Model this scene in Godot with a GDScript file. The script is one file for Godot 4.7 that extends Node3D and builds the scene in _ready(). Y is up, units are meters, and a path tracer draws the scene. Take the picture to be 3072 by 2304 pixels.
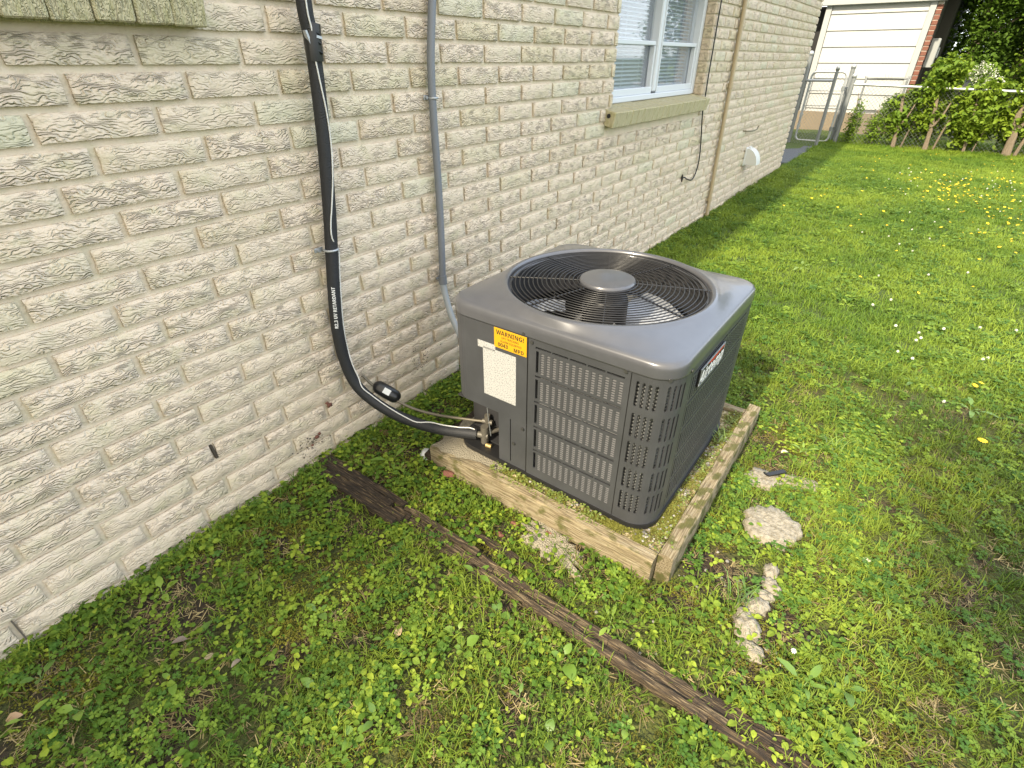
extends Node3D

const HW := 0.0677        # brick course
const BL := 0.2363        # brick length with its joint
const ODD := 0.635        # offset of odd courses
const JY := 1.25          # height of the reference bed joint
const PITCH := 0.5666
const YAW := 0.9306
const EYE := Vector3(-0.4175, 1.2674, 1.428)
const CREAM := Color(0.60, 0.535, 0.43)

var names := {}
var rng := RandomNumberGenerator.new()
var n_soil := FastNoiseLite.new()
var n_patch := FastNoiseLite.new()
var n_bump := FastNoiseLite.new()

# ------------------------------------------------------------------ mesh builder
class B:
	var st := SurfaceTool.new()
	var g := 0
	func _init() -> void:
		st.begin(Mesh.PRIMITIVE_TRIANGLES)
		st.set_smooth_group(-1)
	func smooth(on: bool) -> B:
		if on:
			g += 1
			st.set_smooth_group(g)
		else:
			st.set_smooth_group(-1)
		return self
	func tri(a: Vector3, b: Vector3, c: Vector3) -> void:   # counter-clockwise seen from outside
		st.add_vertex(a); st.add_vertex(c); st.add_vertex(b)
	func quad(a: Vector3, b: Vector3, c: Vector3, d: Vector3) -> void:
		tri(a, b, c); tri(a, c, d)
	func col(c: Color) -> void:
		st.set_color(c)
	# box with chamfered edges, in a frame
	func box(p: Vector3, s: Vector3, ch := 0.0, f := Basis()) -> void:
		var h := s * 0.5
		if ch <= 0.0:
			var v := []
			for i in 8:
				v.append(p + f * Vector3(h.x if i & 1 else -h.x, h.y if i & 2 else -h.y, h.z if i & 4 else -h.z))
			quad(v[4], v[5], v[7], v[6]); quad(v[1], v[0], v[2], v[3])
			quad(v[5], v[1], v[3], v[7]); quad(v[0], v[4], v[6], v[2])
			quad(v[6], v[7], v[3], v[2]); quad(v[0], v[1], v[5], v[4])
			return
		var i3 := h - Vector3(ch, ch, ch)
		var pt := func(sx: float, sy: float, sz: float, ax: int) -> Vector3:
			var q := Vector3(sx * (h.x if ax == 0 else i3.x), sy * (h.y if ax == 1 else i3.y), sz * (h.z if ax == 2 else i3.z))
			return p + f * q
		for s1: float in [-1.0, 1.0]:
			_face(pt, 0, s1); _face(pt, 1, s1); _face(pt, 2, s1)
		for a: float in [-1.0, 1.0]:
			for b: float in [-1.0, 1.0]:
				# edges along x, y, z
				_edge(pt.call(-1.0, a, b, 1), pt.call(1.0, a, b, 1), pt.call(1.0, a, b, 2), pt.call(-1.0, a, b, 2), p)
				_edge(pt.call(a, -1.0, b, 0), pt.call(a, 1.0, b, 0), pt.call(a, 1.0, b, 2), pt.call(a, -1.0, b, 2), p)
				_edge(pt.call(a, b, -1.0, 0), pt.call(a, b, 1.0, 0), pt.call(a, b, 1.0, 1), pt.call(a, b, -1.0, 1), p)
				for c: float in [-1.0, 1.0]:
					_out(pt.call(a, b, c, 0), pt.call(a, b, c, 1), pt.call(a, b, c, 2), p)
	func _face(pt: Callable, ax: int, s: float) -> void:
		var q := []
		for uv in [[-1.0, -1.0], [1.0, -1.0], [1.0, 1.0], [-1.0, 1.0]]:
			var w := [0.0, 0.0, 0.0]
			w[ax] = s; w[(ax + 1) % 3] = uv[0]; w[(ax + 2) % 3] = uv[1]
			q.append(pt.call(w[0], w[1], w[2], ax))
		if s > 0.0: quad(q[0], q[1], q[2], q[3])
		else: quad(q[3], q[2], q[1], q[0])
	func _out(a: Vector3, b: Vector3, c: Vector3, from: Vector3) -> void:
		if (b - a).cross(c - a).dot((a + b + c) / 3.0 - from) < 0.0: tri(a, c, b)
		else: tri(a, b, c)
	func _edge(a: Vector3, b: Vector3, c: Vector3, d: Vector3, from: Vector3) -> void:
		if (b - a).cross(c - a).dot((a + b + c + d) / 4.0 - from) < 0.0: quad(d, c, b, a)
		else: quad(a, b, c, d)
	func bar(a: Vector3, b: Vector3, w: float, t: float, up := Vector3.UP, ch := 0.0) -> void:
		var z := (b - a).normalized()
		var x := up.cross(z).normalized()
		if x.length() < 0.5: x = Vector3.RIGHT
		box((a + b) * 0.5, Vector3(w, t, a.distance_to(b)), ch, Basis(x, z.cross(x), z))
	func tube(p: PackedVector3Array, r: PackedFloat32Array, n := 10, caps := true) -> void:
		var m := p.size()
		var rings := []
		var up := Vector3(0.31, 0.9, 0.29).normalized()
		for i in m:
			var d := (p[mini(i + 1, m - 1)] - p[maxi(i - 1, 0)]).normalized()
			var x := (up - d * up.dot(d))
			if x.length() < 0.05: x = Vector3(1, 0.2, 0) - d * d.dot(Vector3(1, 0.2, 0))
			x = x.normalized()
			up = x
			var y := d.cross(x)
			var ring := PackedVector3Array()
			for k in n:
				var a := TAU * k / n
				ring.append(p[i] + (x * cos(a) + y * sin(a)) * r[mini(i, r.size() - 1)])
			rings.append(ring)
		smooth(true)
		for i in m - 1:
			for k in n:
				var k2 := (k + 1) % n
				quad(rings[i][k], rings[i][k2], rings[i + 1][k2], rings[i + 1][k])
		if caps:
			smooth(false)
			for k in range(1, n - 1):
				tri(rings[0][0], rings[0][k + 1], rings[0][k])
				tri(rings[m - 1][0], rings[m - 1][k], rings[m - 1][k + 1])
		smooth(false)
	func rod(a: Vector3, b: Vector3, r: float, n := 8) -> void:
		tube(PackedVector3Array([a, b]), PackedFloat32Array([r]), n)
	# lathe about y through c: profile of (radius, height)
	func lathe(c: Vector3, prof: Array, n := 32, sm := true) -> void:
		smooth(sm)
		for i in prof.size() - 1:
			if sm and prof[i].size() > 2: smooth(true)
			for k in n:
				var a := TAU * k / n
				var b := TAU * (k + 1) / n
				var p0 := c + Vector3(cos(a) * prof[i][0], prof[i][1], sin(a) * prof[i][0])
				var p1 := c + Vector3(cos(b) * prof[i][0], prof[i][1], sin(b) * prof[i][0])
				var p2 := c + Vector3(cos(b) * prof[i + 1][0], prof[i + 1][1], sin(b) * prof[i + 1][0])
				var p3 := c + Vector3(cos(a) * prof[i + 1][0], prof[i + 1][1], sin(a) * prof[i + 1][0])
				if prof[i][0] > 1e-5: tri(p0, p2, p1)
				if prof[i + 1][0] > 1e-5: tri(p0, p3, p2)
		smooth(false)
	func done() -> ArrayMesh:
		st.generate_normals()
		return st.commit()

# ------------------------------------------------------------------ nodes
func numbered(called: String, parent: Node) -> String:
	var key := str(parent.get_instance_id()) + called
	names[key] = names.get(key, -1) + 1
	return called if names[key] == 0 else "%s_%03d" % [called, names[key]]

func tag(o: Node, label := "", category := "", group := "", kind := "") -> Node:
	if label: o.set_meta("label", label)
	if category: o.set_meta("category", category)
	if group: o.set_meta("group", group)
	if kind: o.set_meta("kind", kind)
	return o

func thing(called: String, label: String, category: String, at := Vector3.ZERO, turn := 0.0, group := "") -> Node3D:
	var o := Node3D.new()
	o.name = numbered(called, self)
	o.position = at
	o.rotation.y = turn
	tag(o, label, category, group)
	add_child(o, true)
	return o

func part(called: String, mesh: Mesh, m: Material, parent: Node = null, at := Vector3.ZERO) -> MeshInstance3D:
	var p: Node = parent if parent else self
	var o := MeshInstance3D.new()
	o.name = numbered(called, p)
	o.mesh = mesh
	o.material_override = m
	if m == null: o.material_override = null
	o.position = at
	p.add_child(o, true)
	return o

func copies(called: String, mesh: Mesh, m: Material, where: Array, tint: PackedColorArray, parent: Node = null) -> MultiMeshInstance3D:
	var p: Node = parent if parent else self
	var mm := MultiMesh.new()
	mm.transform_format = MultiMesh.TRANSFORM_3D
	mm.use_colors = tint.size() > 0
	mm.mesh = mesh
	mm.instance_count = where.size()
	for i in where.size():
		mm.set_instance_transform(i, where[i])
		if tint.size(): mm.set_instance_color(i, tint[i])
	var o := MultiMeshInstance3D.new()
	o.name = numbered(called, p)
	o.multimesh = mm
	o.material_override = m
	o.set_meta("kind", "stuff")
	p.add_child(o, true)
	return o

# ------------------------------------------------------------------ materials
func lin(c: Color) -> Color:
	return c.linear_to_srgb()

func mat(c: Color, rough := 0.8, metal := 0.0) -> StandardMaterial3D:
	var m := StandardMaterial3D.new()
	m.albedo_color = lin(c)
	m.roughness = rough
	m.metallic = metal
	return m

func noise_tex(sd: int, freq: float, size: int, ramp: Array, fractal := FastNoiseLite.FRACTAL_FBM, oct := 4, warp := 0.0) -> ImageTexture:
	var n := FastNoiseLite.new()
	n.seed = sd
	n.noise_type = FastNoiseLite.TYPE_SIMPLEX_SMOOTH
	n.frequency = freq
	n.fractal_type = fractal
	n.fractal_octaves = oct
	if warp > 0.0:
		n.domain_warp_enabled = true
		n.domain_warp_amplitude = warp
		n.domain_warp_frequency = freq * 1.5
	var im := n.get_seamless_image(size, size)
	im.convert(Image.FORMAT_L8)
	var d := im.get_data()
	var out := PackedByteArray()
	out.resize(size * size * 4)
	var lut := []
	for v in 256:
		var t := v / 255.0
		var c: Color = ramp[ramp.size() - 1][1]
		for i in ramp.size() - 1:
			if t <= ramp[i + 1][0]:
				var k: float = clampf((t - ramp[i][0]) / (ramp[i + 1][0] - ramp[i][0]), 0.0, 1.0)
				c = ramp[i][1].lerp(ramp[i + 1][1], k)
				break
		var a := c.a
		c = lin(c)
		lut.append([clampi(int(c.r * 255), 0, 255), clampi(int(c.g * 255), 0, 255), clampi(int(c.b * 255), 0, 255), clampi(int(a * 255), 0, 255)])
	for i in size * size:
		var q: Array = lut[d[i]]
		out[i * 4] = q[0]; out[i * 4 + 1] = q[1]; out[i * 4 + 2] = q[2]; out[i * 4 + 3] = q[3]
	return ImageTexture.create_from_image(Image.create_from_data(size, size, false, Image.FORMAT_RGBA8, out))

func grey(v: float) -> Color:
	return Color(v, v, v)

func bump_tex(sd: int, freq: float, size := 512, fractal := FastNoiseLite.FRACTAL_FBM, oct := 4, warp := 0.0) -> ImageTexture:
	var n := FastNoiseLite.new()
	n.seed = sd
	n.frequency = freq
	n.noise_type = FastNoiseLite.TYPE_SIMPLEX_SMOOTH
	n.fractal_type = fractal
	n.fractal_octaves = oct
	if warp > 0.0:
		n.domain_warp_enabled = true
		n.domain_warp_amplitude = warp
	var im := n.get_seamless_image(size, size)
	im.convert(Image.FORMAT_L8)
	return ImageTexture.create_from_image(im)

# rough "bark" face of the bricks: wavy ledges that break off below, and small flakes
func bark_tex() -> ImageTexture:
	var s := 1024
	var a := FastNoiseLite.new()
	a.seed = 5; a.frequency = 0.009; a.fractal_octaves = 3; a.noise_type = FastNoiseLite.TYPE_SIMPLEX_SMOOTH
	var b := FastNoiseLite.new()
	b.seed = 9; b.frequency = 0.016; b.fractal_octaves = 3; b.noise_type = FastNoiseLite.TYPE_SIMPLEX_SMOOTH
	var c := FastNoiseLite.new()
	c.seed = 13; c.frequency = 0.03; c.fractal_type = FastNoiseLite.FRACTAL_RIDGED; c.fractal_octaves = 3
	var ia := a.get_seamless_image(s, s); ia.convert(Image.FORMAT_L8)
	var ib := b.get_seamless_image(s, s); ib.convert(Image.FORMAT_L8)
	var ic := c.get_seamless_image(s, s); ic.convert(Image.FORMAT_L8)
	var da := ia.get_data()
	var db := ib.get_data()
	var dc := ic.get_data()
	var out := PackedByteArray()
	out.resize(s * s)
	for y in s:
		var base := y * 60.0 / s
		for x in s:
			var i := y * s + x
			var ph := base + da[i] * 0.0165 + db[i] * 0.0085 + dc[i] * 0.0022
			var f := ph - floorf(ph)
			# f grows downwards: slow swelling, then a sharp ledge
			var saw := f / 0.64 if f < 0.64 else (1.0 - f) / 0.36
			var amp := clampf((db[i] - 60.0) / 110.0, 0.12, 1.0)
			out[i] = clampi(int(128.0 + (saw - 0.5) * 170.0 * amp + (128.0 - dc[i]) * 0.34 + (da[i] - 128.0) * 0.15), 0, 255)
	return ImageTexture.create_from_image(Image.create_from_data(s, s, false, Image.FORMAT_L8, out))

var M := {}

func tri_map(m: StandardMaterial3D, sc: Vector3, world := false) -> StandardMaterial3D:
	m.uv1_triplanar = true
	m.uv1_world_triplanar = world
	m.uv1_scale = sc
	m.uv1_triplanar_sharpness = 4.0
	return m

func relief(m: StandardMaterial3D, t: Texture2D, cm: float) -> StandardMaterial3D:
	m.heightmap_enabled = true
	m.heightmap_texture = t
	m.heightmap_scale = cm
	return m

func leaf_mat(back: float) -> StandardMaterial3D:
	var m := StandardMaterial3D.new()
	m.vertex_color_use_as_albedo = true
	m.roughness = 0.6
	m.metallic_specular = 0.35
	m.backlight_enabled = true
	m.backlight = Color(back, back, back)
	return m

func make_materials() -> void:
	var bark := bark_tex()
	var fine := bump_tex(21, 0.05, 512)
	var blotch := bump_tex(31, 0.012, 512)
	M.fine = fine
	# painted brick: the same cream paint, more or less weathered to a green or ochre tinge
	var tints := [Color(0.635, 0.54, 0.43), Color(0.62, 0.53, 0.42), Color(0.65, 0.55, 0.44), Color(0.60, 0.525, 0.395), Color(0.59, 0.51, 0.37), Color(0.575, 0.53, 0.41), Color(0.60, 0.505, 0.39)]
	var wear := noise_tex(41, 0.012, 512, [[0.0, Color(1.0, 0.985, 0.95)], [0.5, Color(0.97, 0.965, 0.94)], [0.75, Color(0.90, 0.92, 0.86)], [1.0, Color(0.87, 0.89, 0.80)]])
	M.brick = []
	var depth := [0.8, 0.55, 0.95, 0.72, 0.85, 0.58, 0.8]
	for c: Color in tints:
		var m := mat(c, 0.7)
		m.albedo_texture = wear
		tri_map(m, Vector3(1.0 / 0.93, 1.0 / 0.47, 1.0 / 0.6), true)
		relief(m, bark, depth[M.brick.size()])
		m.detail_enabled = true
		M.brick.append(m)
	var stain := noise_tex(47, 0.02, 512, [[0.0, Color(0.40, 0.43, 0.26, 0.0)], [0.62, Color(0.46, 0.44, 0.27, 0.0)], [0.8, Color(0.47, 0.44, 0.27, 0.35)], [1.0, Color(0.42, 0.41, 0.25, 0.55)]])
	for m: StandardMaterial3D in M.brick:
		m.detail_albedo = stain
		m.detail_blend_mode = BaseMaterial3D.BLEND_MODE_MIX
		m.detail_uv_layer = BaseMaterial3D.DETAIL_UV_2
		m.uv2_triplanar = true
		m.uv2_world_triplanar = true
		m.uv2_scale = Vector3(0.9, 1.3, 1.0)
	M.mortar = mat(Color(0.625, 0.54, 0.428), 0.8)
	M.mortar.albedo_texture = wear
	relief(tri_map(M.mortar, Vector3(2, 2, 2), true), fine, 0.25)
	M.sill = mat(Color(0.52, 0.475, 0.33), 0.75)
	M.sill.albedo_texture = noise_tex(43, 0.02, 512, [[0.0, Color(1, 0.97, 0.9)], [0.5, Color(0.93, 0.93, 0.84)], [1.0, Color(0.74, 0.76, 0.56)]])
	relief(tri_map(M.sill, Vector3(5.5, 1.6, 3.0), true), bark, 0.55)
	M.redbrick = mat(Color(0.17, 0.07, 0.048), 0.85)
	relief(tri_map(M.redbrick, Vector3(6, 6, 6), true), fine, 0.2)
	M.paint_tan = mat(Color(0.40, 0.33, 0.22), 0.5)
	# unit
	M.sheet = mat(Color(0.060, 0.063, 0.071), 0.42, 0.15)
	M.sheet.albedo_texture = noise_tex(51, 0.01, 512, [[0.0, grey(0.78)], [0.45, grey(0.86)], [0.8, grey(0.95)], [1.0, grey(1.0)]])
	relief(tri_map(M.sheet, Vector3(1.7, 1.7, 1.7)), blotch, 0.05)
	M.lid = mat(Color(0.080, 0.083, 0.096), 0.34, 0.2)
	M.lid.clearcoat_enabled = true
	M.lid.clearcoat = 0.5
	M.lid.clearcoat_roughness = 0.12
	M.lid.albedo_texture = noise_tex(53, 0.02, 512, [[0.0, grey(0.92)], [0.7, grey(1.0)], [1.0, Color(1.15, 1.14, 1.12)]])
	tri_map(M.lid, Vector3(2, 2, 2))
	M.black = mat(Color(0.012, 0.012, 0.013), 0.45)
	M.darkin = mat(Color(0.02, 0.02, 0.022), 0.7)
	M.wire = mat(Color(0.014, 0.014, 0.016), 0.35)
	M.blade = mat(Color(0.42, 0.44, 0.48), 0.4, 0.3)
	M.coil = mat(Color(0.22, 0.225, 0.23), 0.5, 0.3)
	M.fin = mat(Color(0.17, 0.172, 0.18), 0.4, 0.3)
	M.screw = mat(Color(0.08, 0.08, 0.08), 0.4, 0.6)
	M.yellow = mat(Color(0.50, 0.27, 0.008), 0.45)
	M.ink = mat(Color(0.035, 0.025, 0.01), 0.6)
	M.paper = mat(Color(0.36, 0.365, 0.37), 0.7)
	M.paper.albedo_texture = noise_tex(57, 0.06, 512, [[0.0, grey(0.35)], [0.3, grey(0.62)], [0.45, grey(0.9)], [0.6, grey(1.0)], [1.0, Color(1, 1, 0.98)]])
	tri_map(M.paper, Vector3(6, 6, 6))
	M.silverink = mat(Color(0.75, 0.75, 0.74), 0.4)
	M.redink = mat(Color(0.45, 0.02, 0.02), 0.4)
	M.galv = mat(Color(0.40, 0.42, 0.44), 0.42, 0.6)
	M.galvdull = mat(Color(0.20, 0.215, 0.225), 0.55, 0.3)
	M.conduit = mat(Color(0.155, 0.17, 0.195), 0.45)
	M.rubber = mat(Color(0.014, 0.015, 0.018), 0.62)
	relief(tri_map(M.rubber, Vector3(8, 8, 8)), fine, 0.12)
	M.tape = mat(Color(0.012, 0.013, 0.014), 0.3)
	M.white = mat(Color(0.60, 0.62, 0.62), 0.45)
	M.whitewire = mat(Color(0.62, 0.62, 0.60), 0.5)
	M.copper = mat(Color(0.13, 0.115, 0.085), 0.5, 0.3)
	M.brass = mat(Color(0.13, 0.12, 0.10), 0.55, 0.4)
	# timber: streaks along the long axis come from an uneven scale
	var wood := noise_tex(61, 0.02, 512, [[0.0, Color(0.16, 0.12, 0.075)], [0.35, Color(0.36, 0.28, 0.17)], [0.6, Color(0.50, 0.41, 0.26)], [0.85, Color(0.60, 0.52, 0.38)], [1.0, Color(0.33, 0.28, 0.2)]])
	var grain := bump_tex(63, 0.03, 512, FastNoiseLite.FRACTAL_RIDGED, 4)
	for ax in 2:
		var w := mat(Color(0.60, 0.60, 0.58), 0.85)
		w.albedo_texture = wood
		relief(tri_map(w, Vector3(0.8, 14, 14) if ax == 0 else Vector3(14, 14, 0.8)), grain, 0.35)
		w.detail_enabled = true
		w.detail_albedo = noise_tex(65, 0.012, 512, [[0.0, Color(0.10, 0.10, 0.02, 0.0)], [0.5 if ax == 0 else 0.62, Color(0.10, 0.10, 0.02, 0.0)], [0.66 if ax == 0 else 0.85, Color(0.10, 0.095, 0.02, 0.9)], [1.0, Color(0.075, 0.085, 0.015, 1.0)]])
		w.detail_uv_layer = BaseMaterial3D.DETAIL_UV_2
		w.uv2_triplanar = true
		w.uv2_world_triplanar = true
		w.uv2_scale = Vector3(2.3, 2.3, 2.3)
		M["wood_x" if ax == 0 else "wood_z"] = w
	M.rot = mat(Color(1, 1, 1), 0.9)
	M.rot.albedo_texture = noise_tex(67, 0.02, 512, [[0.0, Color(0.012, 0.009, 0.006)], [0.45, Color(0.04, 0.027, 0.016)], [0.68, Color(0.075, 0.05, 0.028)], [0.82, Color(0.17, 0.12, 0.06)], [1.0, Color(0.32, 0.24, 0.12)]])
	relief(tri_map(M.rot, Vector3(16, 16, 1.0)), grain, 0.7)
	M.rotpale = mat(Color(1, 1, 1), 0.9)
	M.rotpale.albedo_texture = noise_tex(68, 0.02, 512, [[0.0, Color(0.02, 0.014, 0.009)], [0.38, Color(0.055, 0.038, 0.022)], [0.6, Color(0.11, 0.078, 0.045)], [0.78, Color(0.24, 0.18, 0.10)], [1.0, Color(0.36, 0.28, 0.16)]])
	relief(tri_map(M.rotpale, Vector3(16, 16, 1.2)), grain, 0.7)
	M.concrete = mat(Color(0.33, 0.30, 0.235), 0.9)
	M.concrete.albedo_texture = noise_tex(71, 0.08, 512, [[0.0, Color(0.45, 0.42, 0.36)], [0.4, Color(0.85, 0.83, 0.78)], [1.0, Color(1, 1, 1)]])
	relief(tri_map(M.concrete, Vector3(4, 4, 4)), bump_tex(73, 0.07, 512), 0.6)
	M.dirty = mat(Color(0.36, 0.32, 0.22), 0.95)
	M.dirty.albedo_texture = noise_tex(75, 0.04, 512, [[0.0, Color(0.2, 0.2, 0.07)], [0.45, Color(0.55, 0.5, 0.3)], [0.65, Color(0.9, 0.85, 0.75)], [1.0, Color(1.4, 1.35, 1.2)]])
	relief(tri_map(M.dirty, Vector3(3, 3, 3)), fine, 0.8)
	M.stump = mat(Color(0.31, 0.28, 0.225), 0.85)
	M.stump.albedo_texture = noise_tex(77, 0.02, 512, [[0.0, Color(0.42, 0.40, 0.33)], [0.4, Color(0.75, 0.74, 0.7)], [0.7, Color(0.95, 0.95, 0.94)], [1.0, Color(1, 1, 1)]])
	relief(tri_map(M.stump, Vector3(5, 5, 5)), fine, 0.25)
	M.soil = StandardMaterial3D.new()
	M.soil.vertex_color_use_as_albedo = true
	M.soil.roughness = 0.95
	M.soil.albedo_texture = noise_tex(79, 0.05, 512, [[0.0, grey(0.5)], [0.5, grey(0.95)], [1.0, grey(1.0)]])
	relief(tri_map(M.soil, Vector3(2.5, 2.5, 2.5), true), fine, 1.2)
	M.slab = mat(Color(0.085, 0.095, 0.11), 0.9)
	relief(tri_map(M.slab, Vector3(3, 3, 3), true), fine, 0.5)
	# glass, blinds, far things
	M.glass = StandardMaterial3D.new()
	M.glass.albedo_color = Color(0.9, 0.95, 1.0, 0.10)
	M.glass.transparency = BaseMaterial3D.TRANSPARENCY_ALPHA
	M.glass.roughness = 0.02
	M.blind = mat(Color(0.40, 0.48, 0.56), 0.5)
	M.room = mat(Color(0.035, 0.05, 0.085), 0.9)
	M.vinyl = mat(Color(0.56, 0.60, 0.64), 0.4)
	M.siding = mat(Color(0.42, 0.43, 0.44), 0.6)
	M.siding.albedo_texture = noise_tex(81, 0.01, 256, [[0.0, grey(0.94)], [1.0, Color(1, 1, 0.98)]])
	tri_map(M.siding, Vector3(0.6, 0.6, 0.6), true)
	M.trim = mat(Color(0.33, 0.345, 0.35), 0.6)
	M.block = mat(Color(0.22, 0.18, 0.13), 0.9)
	relief(tri_map(M.block, Vector3(2, 2, 2), true), fine, 0.6)
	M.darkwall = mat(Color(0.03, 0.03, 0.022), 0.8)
	M.roof = mat(Color(0.09, 0.085, 0.08), 0.9)
	M.bark = mat(Color(0.25, 0.20, 0.145), 0.9)
	relief(tri_map(M.bark, Vector3(9, 2.5, 9)), fine, 1.0)
	M.leaf = leaf_mat(0.75)
	M.bush = leaf_mat(0.8)
	M.dry = leaf_mat(0.2)
	M.petal = mat(Color(0.83, 0.58, 0.01), 0.6)
	M.whitepetal = mat(Color(0.75, 0.74, 0.68), 0.7)
	M.stem = mat(Color(0.10, 0.18, 0.03), 0.6)

# ------------------------------------------------------------------ ground shape and cover
func gy(x: float, z: float) -> float:
	var y := 0.0115 * maxf(0.0, x - 0.6)
	if x > -4.0 and x < 14.0 and z > -1.0 and z < 8.0:
		y += n_bump.get_noise_2d(x, z) * 0.012
		if z < 0.35: y += 0.012 * (1.0 - z / 0.35)
	return y

func bare(x: float, z: float) -> float:     # 0 green .. 1 bare soil
	var v := n_soil.get_noise_2d(x, z) * 1.4 - 0.10
	v += 0.26 * (1.0 - smoothstep(0.2, 0.55, z))
	if x < 0.25: v += 0.14 * (1.0 - smoothstep(0.5, 0.95, z))
	v += 0.9 * exp(-((x - 0.68) ** 2 + (z - 1.45) ** 2) / 0.012)
	v += 0.8 * exp(-((x - 0.46) ** 2 + (z - 0.13) ** 2) / 0.007)
	v += 0.45 * exp(-((x - 0.35) ** 2 + (z - 0.85) ** 2) / 0.02)
	v += 0.4 * exp(-((x - 0.50) ** 2 + (z - 1.3) ** 2) / 0.03)
	if x > 1.6: v -= 0.35
	return clampf(v, 0.0, 1.0)

func blocked(x: float, z: float) -> bool:
	if z < 0.012 and x < 7.26: return true
	if x > 0.55 and x < 1.48 and z > 0.335 and z < 1.235: return true
	if Vector2(x - 0.972, z - 1.42).length() < 0.075: return true
	if absf(x - 1.19) < 0.045 and absf(z - 1.34) < 0.04: return true
	if x > 0.275 and x < 0.355 and z > 0.02 and z < 1.72: return rng.randf() < (0.8 if z < 0.5 else 0.62)
	if x > 7.6 and x < 11.5 and z < 0.03 - 0.05 * (x - 7.6): return true
	if x > 11.4: return true
	for q in [[0.80, 1.458], [0.748, 1.470], [0.705, 1.463], [0.660, 1.457], [0.588, 1.448], [0.528, 1.476]]:
		if Vector2(x - q[0], z - q[1]).length() < 0.032: return rng.randf() < 0.85
	if Vector2((x - 0.5) / 0.6, z - 0.89).length() < 0.07: return rng.randf() < 0.75
	return false

func _ready() -> void:
	rng.seed = 77
	n_soil.seed = 3; n_soil.frequency = 3.2; n_soil.fractal_octaves = 3
	n_patch.seed = 8; n_patch.frequency = 1.1; n_patch.fractal_octaves = 3
	n_bump.seed = 12; n_bump.frequency = 2.2; n_bump.fractal_octaves = 2
	# ---- camera
	var cam := Camera3D.new()
	cam.name = "camera"
	var fw := Vector3(cos(PITCH) * sin(YAW), -sin(PITCH), -cos(PITCH) * cos(YAW))
	var rt := Vector3(cos(YAW), 0, sin(YAW))
	cam.transform = Transform3D(Basis(rt, rt.cross(fw), -fw), EYE)
	cam.fov = 73.86
	cam.near = 0.05
	cam.far = 400.0
	add_child(cam)
	cam.current = true
	# ---- sky, sun, exposure
	var env := Environment.new()
	env.background_mode = Environment.BG_SKY
	var sky := Sky.new()
	var ps := ProceduralSkyMaterial.new()
	ps.sky_top_color = Color(0.63, 0.695, 0.78)
	ps.sky_horizon_color = Color(0.80, 0.82, 0.82)
	ps.sky_curve = 0.15
	ps.sun_angle_max = 100.0      # bright hazy air round the sun
	ps.sun_curve = 1.2
	ps.sky_energy_multiplier = 1.45
	ps.ground_bottom_color = Color(0.25, 0.27, 0.2)
	ps.ground_horizon_color = Color(0.5, 0.55, 0.45)
	sky.sky_material = ps
	env.sky = sky
	env.ambient_light_source = Environment.AMBIENT_SOURCE_SKY
	env.tonemap_mode = Environment.TONE_MAPPER_LINEAR
	env.tonemap_exposure = 2.12
	env.sdfgi_enabled = true
	env.ssao_enabled = true
	env.ssil_enabled = true
	var we := WorldEnvironment.new()
	we.name = "world"
	we.environment = env
	add_child(we)
	var sun := DirectionalLight3D.new()
	sun.name = "sun"
	sun.light_energy = 1.3
	sun.light_color = Color(1.0, 0.94, 0.83)
	sun.light_angular_distance = 1.5
	sun.shadow_enabled = true
	sun.look_at_from_position(Vector3.ZERO, Vector3(1.0, -0.80, 0.07), Vector3.UP)
	add_child(sun)
	make_materials()
	build_ground()
	build_house()
	build_wall_things()
	build_unit()
	build_pad()
	build_timbers()
	build_stones()
	build_neighbour()
	build_fence()
	build_shrubs()
	build_cover()
	build_flowers()

# ------------------------------------------------------------------ ground
func build_ground() -> void:
	var xs := PackedFloat32Array()
	var zs := PackedFloat32Array()
	for v in [-90.0, -40.0, -20.0, -10.0, -6.0, -4.0, -3.0, -2.0, -1.5]: xs.append(v)
	var v := -1.2
	while v < 2.3: xs.append(v); v += 0.035
	while v < 6.0: xs.append(v); v += 0.12
	while v < 14.0: xs.append(v); v += 0.3
	for q in [16.0, 20.0, 30.0, 60.0, 120.0]: xs.append(q)
	for q in [-90.0, -40.0, -20.0, -10.0, -5.0, -1.0, -0.3, -0.1]: zs.append(q)
	v = -0.05
	while v < 2.3: zs.append(v); v += 0.035
	while v < 8.0: zs.append(v); v += 0.2
	for q in [10.0, 15.0, 25.0, 50.0, 100.0]: zs.append(q)
	var st := SurfaceTool.new()
	st.begin(Mesh.PRIMITIVE_TRIANGLES)
	for i in xs.size():
		for j in zs.size():
			var x := xs[i]
			var z := zs[j]
			var b := bare(x, z)
			var moss := clampf(n_patch.get_noise_2d(x * 3.0 + 40.0, z * 3.0) * 1.4 + 0.35, 0.0, 1.0)
			var c := Color(0.055, 0.068, 0.014).lerp(Color(0.085, 0.095, 0.02), moss)
			c = c.lerp(Color(0.042, 0.029, 0.017), smoothstep(0.1, 0.6, b))
			if x > 2.5: c = c.lerp(Color(0.06, 0.11, 0.018), 0.7)
			st.set_color(c)
			st.add_vertex(Vector3(x, gy(x, z), z))
	var w := zs.size()
	for i in xs.size() - 1:
		for j in w - 1:
			var a := i * w + j
			st.add_index(a); st.add_index(a + w); st.add_index(a + 1)
			st.add_index(a + 1); st.add_index(a + w); st.add_index(a + w + 1)
	st.generate_normals()
	var o := part("ground", st.commit(), M.soil)
	tag(o, "lawn soil with moss under the grass beside the brick wall", "ground", "", "structure")
	# the shaded path at the gate
	var b := B.new()
	b.box(Vector3(9.6, 0.065, -0.60), Vector3(4.1, 0.1, 1.2), 0.01)
	tag(part("path", b.done(), M.slab), "dark grey path through the gate at the house corner", "path", "", "structure")

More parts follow.
